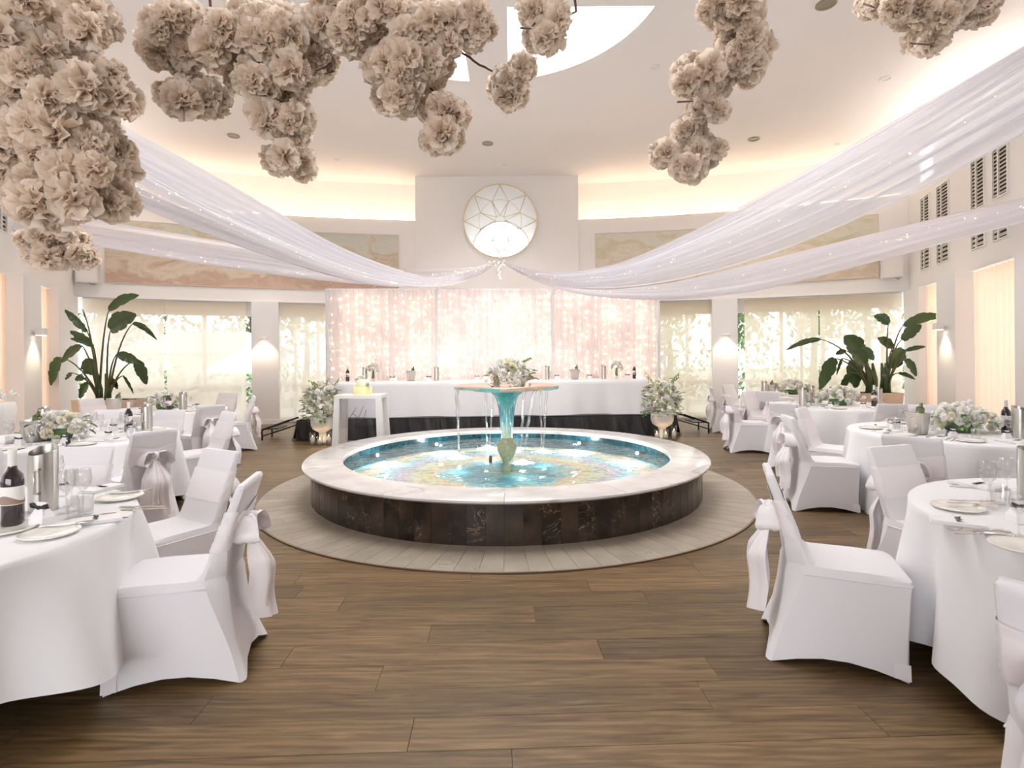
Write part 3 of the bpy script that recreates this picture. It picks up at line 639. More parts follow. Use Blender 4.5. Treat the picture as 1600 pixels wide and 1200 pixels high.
for k in range(92):
    a0, a1 = 2 * pi * k / 92 + .0004, 2 * pi * (k + 1) / 92 - .0004; dr = (k * 7 % 5) * .0006
    vs = [(r * cos(a), r * sin(a), z) for z in (.006, .355) for r, a in ((2.20, a0), (2.235 + dr, a0), (2.235 + dr, a1), (2.20, a1))]
    MB().add(vs, [(0, 1, 5, 4), (1, 2, 6, 5), (2, 3, 7, 6), (3, 0, 4, 7), (4, 5, 6, 7)]).obj('cladding_tile', M['darkmarble'], ft, False)
MB().lathe([(2.199, .0), (2.199, .35), (1.96, .35), (1.96, .0)], 96).obj('core_wall', M['dark'], ft, False)
MB().lathe([(1.925, .12), (1.925, .358)], 128).obj('basin_wall', M['teal_tile'], ft)
bpy.data.objects['basin_wall'].data.flip_normals()
MB().lathe([(1e-4, .0), (1.955, .0)], 96, ).obj('basin_floor', M['mosaic'], ft); bpy.data.objects['basin_floor'].location.z = .14
def wsurf(u, v):
    r = 1.93 * v; a = 2 * pi * u; x, y = r * cos(a), r * sin(a)
    return (x, y, .31 + .006 * noise.noise(Vector((x * 5, y * 5, 0))) + .004 * sin(r * 16))
MB().grid(wsurf, 120, 44, cu=True).obj('water', M['water'], ft)
# underwater lamps
for k in range(10):
    a = 2 * pi * (k + .5) / 10; x, y = 1.86 * cos(a), 1.86 * sin(a)
    b = MB(); b.lathe([(1e-4, -.01), (.045, -.01), (.05, .01), (.05, .03), (1e-4, .04)], 16, (x * .995, y * .995, .24)); b.obj('pool_lamp', M['blackmetal'], ft)
    b = MB(); b.ball((x * .965, y * .965, .262), .022, 8, 5); b.obj('lamp_lens', emis('pool_lamp_lens', (1, 1, 1), 7) if k == 0 else bpy.data.materials['pool_lamp_lens'], ft)
    point('pool_light', (FC.x + x * .90, FC.y + y * .90, .285), 6.5, (.92, .98, 1.0), .02)
ped = [(.05, .14), (.055, .29), (.078, .325), (.108, .39), (.124, .45), (.116, .485), (.07, .515), (.085, .53), (.085, .545), (.068, .56)]
MB().lathe(ped, 32).obj('pedestal_base', M['pedbase'], ft)
MB().lathe([(.068, .56), (.070, .62), (.080, .71), (.088, .80), (.098, .90), (.118, 1.0), (.15, 1.07), (.20, 1.115), (.26, 1.135)], 40).obj('pedestal_stem', M['glaze'], ft)
def lip(u, v):
    a = 2 * pi * u; prof = [(.02, 1.135), (.26, 1.135), (.55, 1.142), (.61, 1.155), (.625, 1.178), (.615, 1.195), (.59, 1.20), (.55, 1.18), (.3, 1.168), (.02, 1.165)]
    i = min(int(v * (len(prof) - 1) + .5), len(prof) - 1); r, z = prof[i]
    r *= 1 + .025 * cos(4 * a + .6) * (r > .5); return (r * cos(a), r * sin(a), z - .004 * (r > .5) * cos(4 * a + .6))
MB().grid(lip, 64, 10, cu=True).obj('bowl', [M['glazerim'], M['copper']], ft)
bo = bpy.data.objects['bowl']
for p in bo.data.polygons:
    c = p.center; ang = atan2(c.y, c.x)
    if c.z > 1.186 or (Vector((c.x, c.y)).length < .58 and c.z > 1.15): p.material_index = 1
    if -pi / 2 - .1 < ang < -.75 and Vector((c.x, c.y)).length > .5: p.material_index = 1
    if abs(ang) > 2.75 and Vector((c.x, c.y)).length > .5: p.material_index = 1
# falling streams and foam
lands = [(-.65, 6.6), (-.33, 7.3), (.11, 6.25), (.38, 6.95)]
for i, (x, y) in enumerate(lands):
    p = Vector((x - FC.x, y - FC.y)); d = p.normalized()
    for s in (-1, 1):
        q = Vector((-d.y, d.x)) * s * .075; top = d * .61 + q; pts = []; rs = []
        for k in range(15):
            t = k / 14; z = 1.175 - (1.175 - .32) * (t ** 1.0); e = (1 - t)
            xy = top * e + (p + q * .35 * (1 - t)) * t; xy = top.lerp(p + q * .25, sqrt(t) * .85 + .15 * t) + Vector((.006 * sin(k * 2.1 + i), .006 * cos(k * 1.7)))
            pts.append((xy.x, xy.y, z)); rs.append(.018 * (1 - .55 * t) + .0025 * sin(k * 2.7 + i + s))
        MB().tube(pts, rs, 10).obj('water_stream', M['stream'], ft)
    def foam(u, v, p=p):
        a = 2 * pi * u; r = .15 * v * (1 + .22 * v * noise.noise(Vector((3 * cos(a), 3 * sin(a), i * 3.1))) + .12 * v * sin(9 * a + i))
        z = .322 + .045 * (1 - v) ** 2 + .028 * noise.noise(Vector((r * 60 * cos(a), r * 60 * sin(a), i))) * (1 - v * .8) - .006 * v
        return (p.x + r * cos(a), p.y + r * sin(a), z)
    fb = MB().grid(foam, 72, 16, cu=True); fr = random.Random(i)
    for k in range(70):
        a = fr.random() * 6.283; r = abs(fr.gauss(0, .10)); fb.ball((p.x + r * cos(a), p.y + r * sin(a), .325 + max(0, fr.gauss(.01, .03)) * (1 - min(1, r * 4))), fr.uniform(.003, .008), 6, 4)
    o = fb.obj('foam', M['foam'], ft); o['kind'] = 'stuff'
for i, (x, y) in enumerate(lands): point('pool_light', (x, y, .27), 1.3, (.95, .98, 1.0), .04)
b = MB(); b.tube([(-.2, -.02, .26), (-.2, -.02, .345)], .02, 10); b.obj('nozzle', M['brass_trim'], ft)

# ------------------------------------------------------------------ flowers
def carnation(name, seed, n=44, r=.1, m='petal', ruffle=.22, flat=1.0, lr=(.8, 1.12), wr_=(.42, .62)):
    rn = random.Random(seed); b = MB(); ga = pi * (3 - sqrt(5))
    for i in range(n):
        z = 1 - 2 * (i + .5) / n; rr = sqrt(1 - z * z); a = ga * i
        d = (Vector((rr * cos(a), rr * sin(a), z)) + Vector((rn.gauss(0, .22), rn.gauss(0, .22), rn.gauss(0, .22)))).normalized()
        t = d.cross(Vector((rn.gauss(0, 1), rn.gauss(0, 1), rn.gauss(0, 1)))).normalized(); q = d.cross(t)
        L_ = r * rn.uniform(*lr); wd = r * rn.uniform(*wr_); ph = rn.random() * 6; bend = rn.uniform(.2, .7)
        def f(u, v):
            s = (u - .5) * 2; l = .25 + .75 * v
            p = d * (L_ * l * (1 - .18 * s * s)) + t * (wd * s * (.35 + .65 * v)) + q * (r * (ruffle * v * sin(s * 4.2 + ph) + bend * .35 * v * v))
            return (p.x, p.y, p.z * flat)
        b.add([f(i_ / 4, j / 2) for i_ in range(5) for j in range(3)], [(i_ * 3 + j, i_ * 3 + j + 1, i_ * 3 + 3 + j + 1, i_ * 3 + 3 + j) for i_ in range(4) for j in range(2)])
    return b.mesh(name, M[m])
BL = [carnation('blossom', s, 110, .085, 'petal', .16, 1.0, (.60, 1.15), (.26, .46)) for s in range(4)]
RO = [carnation('rose', 20 + s, 56, .05, 'petal3' if s != 1 else 'petal2', .04, .9, (.80, 1.0), (.40, .55)) for s in range(3)]
RS = [carnation('small_bloom', 30 + s, 14, .03, 'petal3', .1) for s in range(2)]
def leafmesh(name, m, L_=.12, wd=.03):
    b = MB(); pts = []
    for i in range(5):
        t = i / 4; hw = wd * sin(pi * min(.98, t * .9 + .08)); 
        for s in (-1, 0, 1): pts.append((s * hw, L_ * t, -.25 * L_ * t * t + (.01 if s else 0)))
    b.add(pts, [(i * 3 + j, i * 3 + j + 1, i * 3 + 3 + j + 1, i * 3 + 3 + j) for i in range(4) for j in range(2)])
    return b.mesh(name, M[m])
LF = [leafmesh('leaf', 'leaf', .10, .034), leafmesh('leaf', 'leafL', .085, .028), leafmesh('leaf', 'leafL', .07, .022)]
def aim(d, rn):
    d = Vector(d).normalized(); return d.to_track_quat('Y', 'Z').to_euler()
def bouquet(name, label, cat, loc, rx, ry, rz, nf, ns, nl, seed, group=None, fs=1.0, base=None, sprig=0, low=-.15):
    t = thing(name, label, cat, loc, 0, group); rn = random.Random(seed)
    for i in range(nf):
        a = rn.random() * 2 * pi if i else 0; el = low + (1 - low) * ((i + .5) / nf) ** .8; rr = sqrt(max(0, 1 - max(0, el) ** 2)) * rn.uniform(.62, 1.0)
        a = i * 2.39996 + rn.uniform(-.3, .3)
        put('rose', RO[rn.randrange(3)], t, (rx * rr * cos(a), ry * rr * sin(a), rz * el), (rn.random() * 6, rn.random() * 6, 0), fs * rn.uniform(.85, 1.25))
    for i in range(ns):
        a = rn.random() * 2 * pi; el = rn.uniform(low, 1); rr = sqrt(max(0, 1 - max(0, el) ** 2)) * rn.uniform(.9, 1.15)
        put('small_bloom', RS[rn.randrange(2)], t, (rx * rr * cos(a), ry * rr * sin(a), rz * el * 1.05), (rn.random() * 6, rn.random() * 6, 0), fs * rn.uniform(.7, 1.3))
    for i in range(nl):
        a = rn.random() * 2 * pi; el = rn.uniform(low * 1.3, .75); rr = sqrt(max(0, 1 - max(0, el) ** 2)) * rn.uniform(.82, 1.08)
        put('leaf', LF[rn.randrange(3)], t, (rx * rr * cos(a), ry * rr * sin(a), rz * el), aim((cos(a), sin(a), rn.uniform(-.5, .8)), rn), min(fs, 1) * rn.uniform(.55, 1.1))
    for i in range(sprig):
        a = rn.random() * 2 * pi; p0 = Vector((rx * .4 * cos(a), ry * .4 * sin(a), rz * .7)); p1 = p0 + Vector((rx * .7 * cos(a), ry * .5 * sin(a), rz * rn.uniform(.4, .8)))
        b = MB().tube([p0, (p0 + p1) / 2 + Vector((0, 0, .03)), p1], [.004, .003, .0015], 5)
        for k in range(7): q = p0.lerp(p1, .35 + .09 * k); b.ball(q + Vector((rn.uniform(-.02, .02), rn.uniform(-.02, .02), .01)), .012, 6, 4)
        b.obj('sprig', M['leafL'], t)
    return t

# ------------------------------------------------------------------ chair
def chair_rings():
    R = [  # z, yf, yc, yb, wf, wc, wb
        (0.0, .232, -.355, -.385, .225, .232, .214), (.08, .228, -.332, -.356, .218, .222, .192), (.18, .230, -.300, -.322, .213, .214, .172),
        (.30, .236, -.252, -.300, .210, .208, .155), (.40, .242, -.214, -.288, .210, .205, .148), (.435, .246, -.205, -.285, .212, .205, .148),
        (.458, .243, -.200, -.276, .210, .203, .150), (.472, .222, -.196, -.276, .198, .200, .150), (.477, .10, -.194, -.276, .197, .199, .150),
        (.475, -.06, -.192, -.277, .197, .198, .150), (.480, -.150, -.195, -.278, .196, .198, .150), (.505, -.180, -.205, -.282, .195, .197, .155),
        (.56, -.203, -.222, -.290, .193, .195, .165), (.64, -.232, -.25, -.296, .190, .193, .187), (.72, -.262, -.28, -.316, .189, .191, .186),
        (.80, -.292, -.31, -.340, .188, .190, .185), (.87, -.318, -.334, -.364, .188, .189, .184), (.895, -.328, -.342, -.370, .186, .187, .182),
        (.908, -.336, -.345, -.366, .178, .180, .174)]
    return R
def ring_pts(z, yf, yc, yb, wf, wc, wb, hem=False):
    q = min(.03, .4 * (yf - yc))
    half = [(0, yf), (wf * .45, yf), (wf * .85, yf - .03 * q), (wf * .98, yf - .45 * q), (wf, yf - q)]
    for k in (.2, .4, .6, .8): half.append((wf + (wc - wf) * k, (yf - q) + (yc - yf + q) * k))
    half += [(wc, yc), ((wc + wb) / 2 + .004, (yc + yb) / 2 + .004), (wb, yb + .004), (wb * .94, yb), (wb * .5, yb + .004), (0, yb + .006)]
    pts = half + [(-x, y) for x, y in half[-2:0:-1]]; out = []
    for x, y in pts:
        zz = z
        if hem:
            ax = abs(x) / .22
            if y > yf - .02: zz += .045 * (1 - ax * ax); y -= .012 * (1 - ax * ax)
            elif y < yb + .02: zz += .07 * (1 - min(1, ax) ** 2); y += .03 * (1 - min(1, ax) ** 2)
            else:
                t = (yf - y) / (yf - yc); s = sin(pi * min(1, max(0, t))); zz += .05 * s; x *= 1 - .05 * s
        out.append((x, y, zz))
    return out
def make_chair():
    root = thing('banquet_chair', 'x', 'chair')
    R = chair_rings(); vs = []; rings = [ring_pts(*r, hem=(i == 0)) for i, r in enumerate(R)]
    n = len(rings[0])
    # soften the hem pull into the next rings
    for i, k in ((1, .45), (2, .15)): rings[i] = [(a[0] * (1 - k * .0), a[1], a[2] + (rings[0][j][2]) * k) for j, a in enumerate(rings[i])]
    for r in rings: vs += r
    fs = [(i * n + j, i * n + (j + 1) % n, (i + 1) * n + (j + 1) % n, (i + 1) * n + j) for i in range(len(R) - 1) for j in range(n)]
    fs.append(tuple((len(R) - 1) * n + j for j in range(n)))
    b = MB().add(vs, [f for f in fs]); me = b.mesh('chair_cover', M['spandex'], 33); me.flip_normals(); put('chair_cover', me, root)
    # seam piping along the seat edge
    pp = [(x * 1.006, y * 1.004, .438) for x, y, z in ring_pts(.438, .246, -.205, -.277, .212, .205, .190)][:]
    half = pp[:10]; other = pp[-9:]
    MB().tube(other + half, .004, 6).obj('seat_piping', M['spandex'], root)
    for s in (-1, 1):
        MB().add([(s * .2285, .225, .012), (s * .2255, .160, .018), (s * .219, .160, .085), (s * .221, .225, .085)], [(0, 1, 2, 3) if s > 0 else (3, 2, 1, 0)]).obj('foot_pocket', M['satin'], root, False)
        MB().tube([(s * .205, .205, 0), (s * .205, .205, .05)], .014, 8).obj('leg', M['steel'], root)
        MB().tube([(s * .200, -.355, 0), (s * .197, -.335, .05)], .014, 8).obj('leg', M['steel'], root)
    # gathered sash round the backrest
    def lerp_ring(z):
        for a, c in zip(R[:-1], R[1:]):
            if a[0] <= z <= c[0] and c[0] > a[0] and a[0] >= .5:
                t = (z - a[0]) / (c[0] - a[0]); return tuple(a[i] + (c[i] - a[i]) * t for i in range(7))
        return R[-2]
    rows = 15; g = []
    for k in range(rows):
        z = .60 + .19 * k / (rows - 1); rp = ring_pts(*lerp_ring(z)); cy = sum(p[1] for p in rp) / len(rp); row_ = []
        for j, (x, y, zz) in enumerate(rp):
            back = 1 if y < cy - .004 else 0; pinch = (1 - abs(x) / .2) if back else 0
            o_ = .004 + .0028 * (k % 2) + .0015 * sin(j * 2 + k)
            zc = .695; z2 = zz + (zc - zz) * .45 * max(0, pinch)
            row_.append((x * (1 + o_ * 3.2), y + (-o_ if y < cy else o_) * 1.3, z2))
        g.append(row_)
    vs = [p for r_ in g for p in r_]; m_ = len(g[0])
    MB().add(vs, [(i * m_ + j, i * m_ + (j + 1) % m_, (i + 1) * m_ + (j + 1) % m_, (i + 1) * m_ + j) for i in range(rows - 1) for j in range(m_)]).obj('sash', M['satin'], root)
    ky = -.335; kz = .69
    b = MB(); b.ball((0, ky - .008, kz), .034, 14, 8, 1.15); b.v = [(x * (1 + .1 * sin(z * 160)), y, z) for x, y, z in b.v]; b.obj('knot', M['satin'], root)
    for s in (-1, 1):
        def lobe(u, v, s=s):
            a = 2 * pi * u
            x = s * (.012 + .115 * (1 - cos(a)) / 2); zc = .042 * sin(a) * (1.0 + .3 * (1 - cos(a)) / 2) - .055 * ((1 - cos(a)) / 2) ** 2
            wv = (v - .5) * (.05 + .07 * (1 - cos(a)) / 2)
            return (x, ky - .02 + wv + .006 * sin(9 * u + 5 * v), kz + zc + .006 * sin(12 * v + 4 * a))
        MB().grid(lobe, 22, 7, cu=True).obj('bow_loop', M['satin'], root)
        def tail(u, v, s=s):
            k = min(1, v * 2.2); z = kz - .01 - v * (.43 + .05 * s) - .02 * sin(pi * u) * v
            x = s * (.004 + .045 * k) + (u - .5) * (.04 + .12 * k); e = (u - .5) * 2
            y = ky - .015 - .085 * k * (1 - e * e) + .012 * sin(u * 17 + s) * k + .008 * sin(v * 9 + s) - .015 * v
            return (x + .01 * sin(v * 7 + s) * k, y, z)
        MB().grid(tail, 15, 20).obj('sash_tail', M['satin'], root)
    return remember(root)
chair0 = make_chair(); used = []
def chair(x, y, dx, dy, label, group):
    rz = atan2(dy, dx) - pi / 2
    if not used:
        chair0.location = (x, y, 0); chair0.rotation_euler = (0, 0, rz); chair0['label'] = label; chair0['group'] = group; used.append(1); return chair0
    return dup(chair0, (x, y, 0), rz, label, group)

# ------------------------------------------------------------------ tables
def tablecloth(cx, cy, label, seed, r=.93, hem=.10, amp=1.0, lift=None):
    rn = random.Random(seed); ph = [rn.random() * 6.28 for _ in range(6)]; nw = 9 if seed == 3 else 11 + seed % 3
    def f(u, v):
        a = 2 * pi * u
        if v < .3: rr = r * (v / .3) * .985; return (rr * cos(a), rr * sin(a), .765)
        t = (v - .3) / .7
        h = hem + .04 * sin(a * 3 + ph[0]) + .03 * sin(a * 5 + ph[1])
        if lift: h += lift(a)
        if t < .12: q = t / .12 * pi / 2; return ((r * .985 + .018 * sin(q)) * cos(a), (r * .985 + .018 * sin(q)) * sin(a), .765 - .018 * (1 - cos(q)))
        s = (t - .12) / .88; z = .747 + (h - .747) * s
        fold = 1.35 * (sin(a * nw + ph[2] + .7 * sin(a * 2 + ph[3])) + .45 * sin(a * (nw * 2 - 3) + ph[4])) * .042 * amp * s ** .8
        rr = r * .985 + .018 + .05 * s + fold
        return (rr * cos(a), rr * sin(a), z)
    o = MB().grid(f, 200, 26, cu=True).obj('tablecloth', M['cloth']); o.location = (cx, cy, 0)
    tag(o, label, 'tablecloth', 'white cloths over the round tables'); return o
def round_table(cx, cy, label):
    t = thing('banquet_table', label, 'table', (cx, cy, 0), 0, 'round tables under white cloths')
    MB().lathe([(.90, .735), (.905, .745), (.905, .755), (.90, .762)], 48, cap=True).obj('tabletop', M['planter'], t)
    for s in (-1, 1):
        for q in (-1, 1): MB().tube([(s * .5, q * .32, 0), (s * .5, q * .32, .735)], .014, 8).obj('leg', M['blackmetal'], t)
TN = {'A': ('near left table', -2.75, 2.35), 'B': ('middle left table', -4.4, 5.4), 'C': ('far left table', -5.5, 8.5),
      'D': ('near right table', 2.87, 2.37), 'E': ('middle right table', 4.35, 5.3), 'F': ('far right table', 5.0, 8.4), 'G': ('rearmost right table', 5.6, 10.95)}
cl_lab = {'A': 'white cloth with raised wavy hem on the near left round table', 'B': 'white cloth on the left table with the number three',
          'C': 'white cloth on the far left round table by the palm', 'D': 'white cloth on the near right round table with cutlery in front',
          'E': 'white cloth on the right table with the steel ice bucket', 'F': 'white cloth on the far right table before the palms',
          'G': 'white cloth on the rearmost right table near the blinds'}
for i, (k, (nm, x, y)) in enumerate(TN.items()):
    lift = (lambda a: .13 * max(0, cos(a + 1.1)) ** 2 + .02) if k == 'A' else None
    tablecloth(x, y, cl_lab[k], 3 + i, hem=.09 if k == 'A' else .06, amp=1.5 if k == 'A' else 1.15, lift=lift)
    round_table(x, y, 'round folding table hidden under the cloth of the ' + nm)

chairs = [  # x, y, facing dx, dy, label
    (1.69, 2.78, .93, -.37, 'white-covered chair at the near right table, side on, fully in view'),
    (1.69, 1.50, .84, .55, 'white-covered chair cut off at the lower right edge, back turned'),
    (2.62, 3.30, .3, -.95, 'white-covered chair behind the near right table facing forward'),
    (3.22, 4.28, .74, .67, 'white-covered chair backing on the front of the middle right table'),
    (3.15, 5.48, .98, -.18, 'white-covered chair side on at the fountain side of the middle right table'),
    (3.68, 6.22, .73, -.69, 'white-covered chair facing forward at the rear left of the middle right table'),
    (3.85, 7.40, .8, .6, 'white-covered chair with long sash tails at the front of the far right table'),
    (3.85, 8.80, 1, -.12, 'white-covered chair side on at the fountain side of the far right table'),
    (4.45, 9.50, .6, -.8, 'white-covered chair facing forward behind the far right table'),
    (4.45, 11.15, 1, -.2, 'rearmost white-covered chair side on near the right post'),
    (5.05, 12.0, .5, -.85, 'white-covered chair by the foot of the right post facing forward'),
    (4.75, 9.98, .6, .8, 'white-covered chair backing on the rearmost right table'),
    (4.85, 7.22, .12, 1, 'white-covered chair between the middle and far right tables, back turned'),
    (4.95, 6.38, -.4, -.9, 'white-covered chair behind the tall flowers of the middle right table'),
    (5.98, 7.65, -.8, .6, 'white-covered chair by the right curtain at the far right table'),
    (-1.68, 2.70, -.97, -.20, 'white-covered chair at the near left table, side on, fully in view'),
    (-2.15, 3.38, -.5, -.87, 'white-covered chair behind the near left table turned towards the front'),
    (-3.42, 4.92, -.87, .5, 'white-covered chair with satin bow backing on the table numbered three'),
    (-3.00, 3.52, .1, -1, 'white-covered chair behind the steel cooler of the near left table'),
    (-3.98, 4.20, -.3, .95, 'white-covered chair cut by the left edge at the middle left table'),
    (-3.62, 6.25, -.65, -.75, 'white-covered chair with bow at the rear of the middle left table'),
    (-4.32, 6.48, -.1, -1, 'white-covered chair facing forward behind the table numbered three'),
    (-4.98, 6.60, .35, -.94, 'white-covered chair behind the flowers of the table numbered three'),
    (-4.45, 7.75, -.8, .6, 'white-covered chair with bow at the front of the far left table'),
    (-4.80, 9.30, -.85, -.5, 'white-covered chair beside the left post, turned to the left'),
    (-5.55, 10.25, -.05, -1, 'rearmost left white-covered chair facing forward'),
    (-6.15, 9.72, .3, -.95, 'white-covered chair behind the flowers of the far left table'),
    (-6.72, 8.95, .9, -.4, 'white-covered chair beside the left planter'),
    (-5.75, 7.25, .15, .98, 'white-covered chair between the two left rear tables, back turned')]
for i, (x, y, dx, dy, lb) in enumerate(chairs):
    chair(x, y, dx, dy, lb, 'white-covered chairs around the right tables' if i < 15 else 'white-covered chairs around the left tables')

# ------------------------------------------------------------------ tableware
TZ = .766
me_plate = MB().lathe([(1e-4, .004), (.062, .004), (.095, .012), (.106, .017), (.108, .014), (.098, .007), (.064, 0), (1e-4, 0)], 40).mesh('plate', M['china'])
def wineglass(h=.21, r=.038):
    b = MB(); b.lathe([(1e-4, 0), (.034, .001), (.034, .003), (.006, .007), (.0035, .02), (.0035, h * .45), (.012, h * .48), (r * .85, h * .60), (r, h * .72), (r * .9, h * .9), (r * .82, h),
                       (r * .80, h), (r * .88, h * .9), (r * .97, h * .72), (r * .80, h * .61), (.008, h * .50)], 24); return b.mesh('wine_glass', M['glass'])
me_wg = wineglass(); me_wg2 = wineglass(.19, .033)
me_tumb = MB().lathe([(1e-4, 0), (.029, 0), (.031, .004), (.036, .095), (.034, .095), (.029, .012), (1e-4, .011)], 24).mesh('tumbler', M['glass'])
def cutl(kind):
    b = MB()
    def bar(ws, z=0.003):
        vs = []
        for y, hw, zz in ws: vs += [(-hw, y, zz), (hw, y, zz), (hw, y, zz + z), (-hw, y, zz + z)]
        n = len(ws); b.add(vs, [(i * 4 + k, i * 4 + (k + 1) % 4, i * 4 + 4 + (k + 1) % 4, i * 4 + 4 + k) for i in range(n - 1) for k in range(4)] + [(3, 2, 1, 0), ((n - 1) * 4, (n - 1) * 4 + 1, (n - 1) * 4 + 2, (n - 1) * 4 + 3)])
    if kind == 'knife': bar([(0, .007, 0), (.03, .008, 0), (.10, .006, 0), (.11, .008, 0), (.16, .010, 0), (.20, .008, 0), (.222, .002, 0)])
    if kind == 'fork':
        bar([(0, .007, 0), (.05, .005, 0), (.13, .003, .002), (.145, .010, .003), (.155, .012, .002)])
        for s in (-1.5, -.5, .5, 1.5): b.box(s * .006 - .0016, s * .006 + .0016, .155, .195, .003, .006)
    if kind == 'spoon':
        bar([(0, .007, 0), (.05, .005, 0), (.13, .003, .002), (.142, .010, .002), (.16, .019, 0), (.18, .020, 0), (.195, .012, .001), (.20, .004, .002)])
    return b.mesh(kind, M['cutlery'], False)
me_cut = {k: cutl(k) for k in ('knife', 'fork', 'spoon')}
proto = {}
def favour_proto():
    t = thing('favour_bag', 'x', 'favour')
    b = MB(); vs = [(-.03, -.022, 0), (.03, -.022, 0), (.03, .022, 0), (-.03, .022, 0), (-.033, -.02, .03), (.033, -.02, .03), (.033, .02, .03), (-.033, .02, .03), (-.016, -.008, .062), (.016, -.008, .062), (.016, .008, .062), (-.016, .008, .062), (-.026, -.003, .078), (.026, -.003, .078), (.026, .003, .078), (-.026, .003, .078)]
    b.add(vs, [(3, 2, 1, 0)] + [(i * 4 + k, i * 4 + (k + 1) % 4, i * 4 + 4 + (k + 1) % 4, i * 4 + 4 + k) for i in range(3) for k in range(4)] + [(12, 13, 14, 15)]); b.obj('bag', M['napkin'], t, False)
    b = MB()
    for s in (-1, 1):
        b.add([(0, -.014, .062), (s * .034, -.018, .076), (s * .038, -.012, .060), (0, -.006, .054)] + [(0, -.002, .062), (s * .034, -.004, .076), (s * .038, -.002, .060), (0, .002, .054)],
              [(0, 1, 2, 3), (7, 6, 5, 4), (0, 4, 5, 1), (1, 5, 6, 2), (2, 6, 7, 3)])
    b.ball((0, -.011, .062), .007, 8, 5); b.obj('black_bow', M['black'], t, False)
    return remember(t)
def cooler_proto():
    t = thing('wine_cooler', 'x', 'wine cooler'); n = 36
    def f(u, v):
        a = 2 * pi * u; x, y = .054 * cos(a), .054 * sin(a); top = .27 + .018 * sin(a) * 1.0
        prof = [(1, 0), (1, .02), (1, .5), (1, .97), (1, 1), (.93, 1), (.92, .9), (.92, .1)]; k, q = prof[int(round(v * 7))]
        return (x * k, y * k, top * q)
    MB().grid(f, n, 8, cu=True).obj('steel_body', M['steel'], t, 40)
    MB().lathe([(.0485, .02), (.0485, .244)], 24).obj('inside_shade', M['dark'], t)  # dark sleeve and base stand in for shade inside the steel
    MB().lathe([(1e-4, .01), (.05, .01)], 24).obj('inner_base', M['dark'], t)
    MB().tube([(.03, -.044, .19), (.034, -.072, .185), (.034, -.072, .09), (.03, -.044, .085)], .006, 8).obj('handle', M['steel'], t)
    return remember(t)
def bottle_proto(cap='capsule'):
    t = thing('wine_bottle', 'x', 'bottle')
    MB().lathe([(1e-4, 0), (.036, 0), (.038, .006), (.038, .185), (.034, .21), (.018, .232), (.0145, .25), (.0145, .262)], 28).obj('bottle_body', M['wine'], t)
    MB().lathe([(.0152, .235), (.0152, .305), (.016, .308), (.0155, .315), (1e-4, .316)], 20).obj('capsule', M[cap], t)
    MB().lathe([(.0386, .09), (.0386, .165)], 28).obj('paper_label', M['label'], t)
    MB().grid(lambda u, v: (.0389 * cos(u * 2 * pi), .0389 * sin(u * 2 * pi), .093 + v * (.024 + .012 * sin(u * 12))), 32, 2, cu=True).obj('label_print', M['labelb'], t)
    return remember(t)
def bucket_proto():
    t = thing('ice_bucket', 'x', 'ice bucket')
    MB().lathe([(1e-4, 0), (.072, 0), (.078, .01), (.098, .19), (.104, .2), (.102, .205), (.095, .2), (.075, .015), (1e-4, .012)], 32).obj('bucket', M['steel'], t)
    b = MB(); b.tube([(.0, 0, .03), (.05, .01, .24)], [.036, .036], 14); b.tube([(.05, .01, .24), (.060, .012, .262), (.070, .014, .29)], [.036, .015, .014], 14); b.obj('bottle', M['greenglass'], t)
    for s in (-1, 1): MB().tube([(s * .099, -.025, .17), (s * .125, -.02, .165), (s * .125, .02, .165), (s * .099, .025, .17)], .005, 6).obj('handle', M['steel'], t)
    return remember(t)
def vase_proto():
    t = thing('votive', 'x', 'candle')
    MB().lathe([(1e-4, 0), (.032, 0), (.034, .07), (.031, .07), (.030, .008), (1e-4, .006)], 20).obj('votive_glass', M['glass'], t)
    MB().lathe([(1e-4, .008), (.026, .008), (.026, .035), (1e-4, .036)], 16).obj('candle', M['candle'], t)
    return remember(t)
protos = {'favour': favour_proto, 'cooler': cooler_proto, 'bottle': bottle_proto, 'bucket': bucket_proto, 'votive': vase_proto}
made = {}
def place(kind, x, y, z, label, rz=0, group=None, scale=None):
    if kind not in made:
        t = protos[kind](); made[kind] = t; t.location = (x, y, z); t.rotation_euler = (0, 0, rz); t['label'] = label
        if group: t['group'] = group
        if scale: t.scale = (scale,) * 3
        return t
    return dup(made[kind], (x, y, z), rz, label, group, scale)
def item(name, me, cat, x, y, z, label, rz=0, group=None, rot=None, scale=None):
    o = put(name, me, None, (x, y, z), rot or (0, 0, rz), scale); tag(o, label, cat, group); return o
def napkin_at(x, y, rz, label, group, sc_=1.0):
    t = thing('folded_napkin', label, 'napkin', (x, y, TZ), rz, group)
    def nap(b, hw, hl, z, th): b.grid(lambda u, v: ((u - .5) * 2 * hw, (v - .5) * 2 * hl, z + th * (sin(pi * u) * .5 + .5)), 7, 3)
    b = MB()
    for k in range(3): b.box(-.055 + .002 * k, .055 - .002 * k, -.10 + .003 * k, .10 - .002 * k, .001 + .005 * k, .0055 + .005 * k)
    b.obj('linen', M['napkin'], t, False)
    b = MB()
    for s in (-1, 1): b.add([(0, -.006, .017), (s * .032, -.014, .026), (s * .034, .010, .019), (0, .006, .017), (0, 0, .024)], [(0, 1, 2, 3), (0, 4, 1), (1, 4, 2), (2, 4, 3)])
    b.obj('black_bow', M['black'], t, False)
    for o in t.children: o.scale = (sc_, sc_, 1)
    return t
DIRS = ['on the outer side', 'at the outer rear', 'at the rear', 'at the rear fountain side', 'on the fountain side', 'at the front fountain side', 'at the front', 'at the outer front']
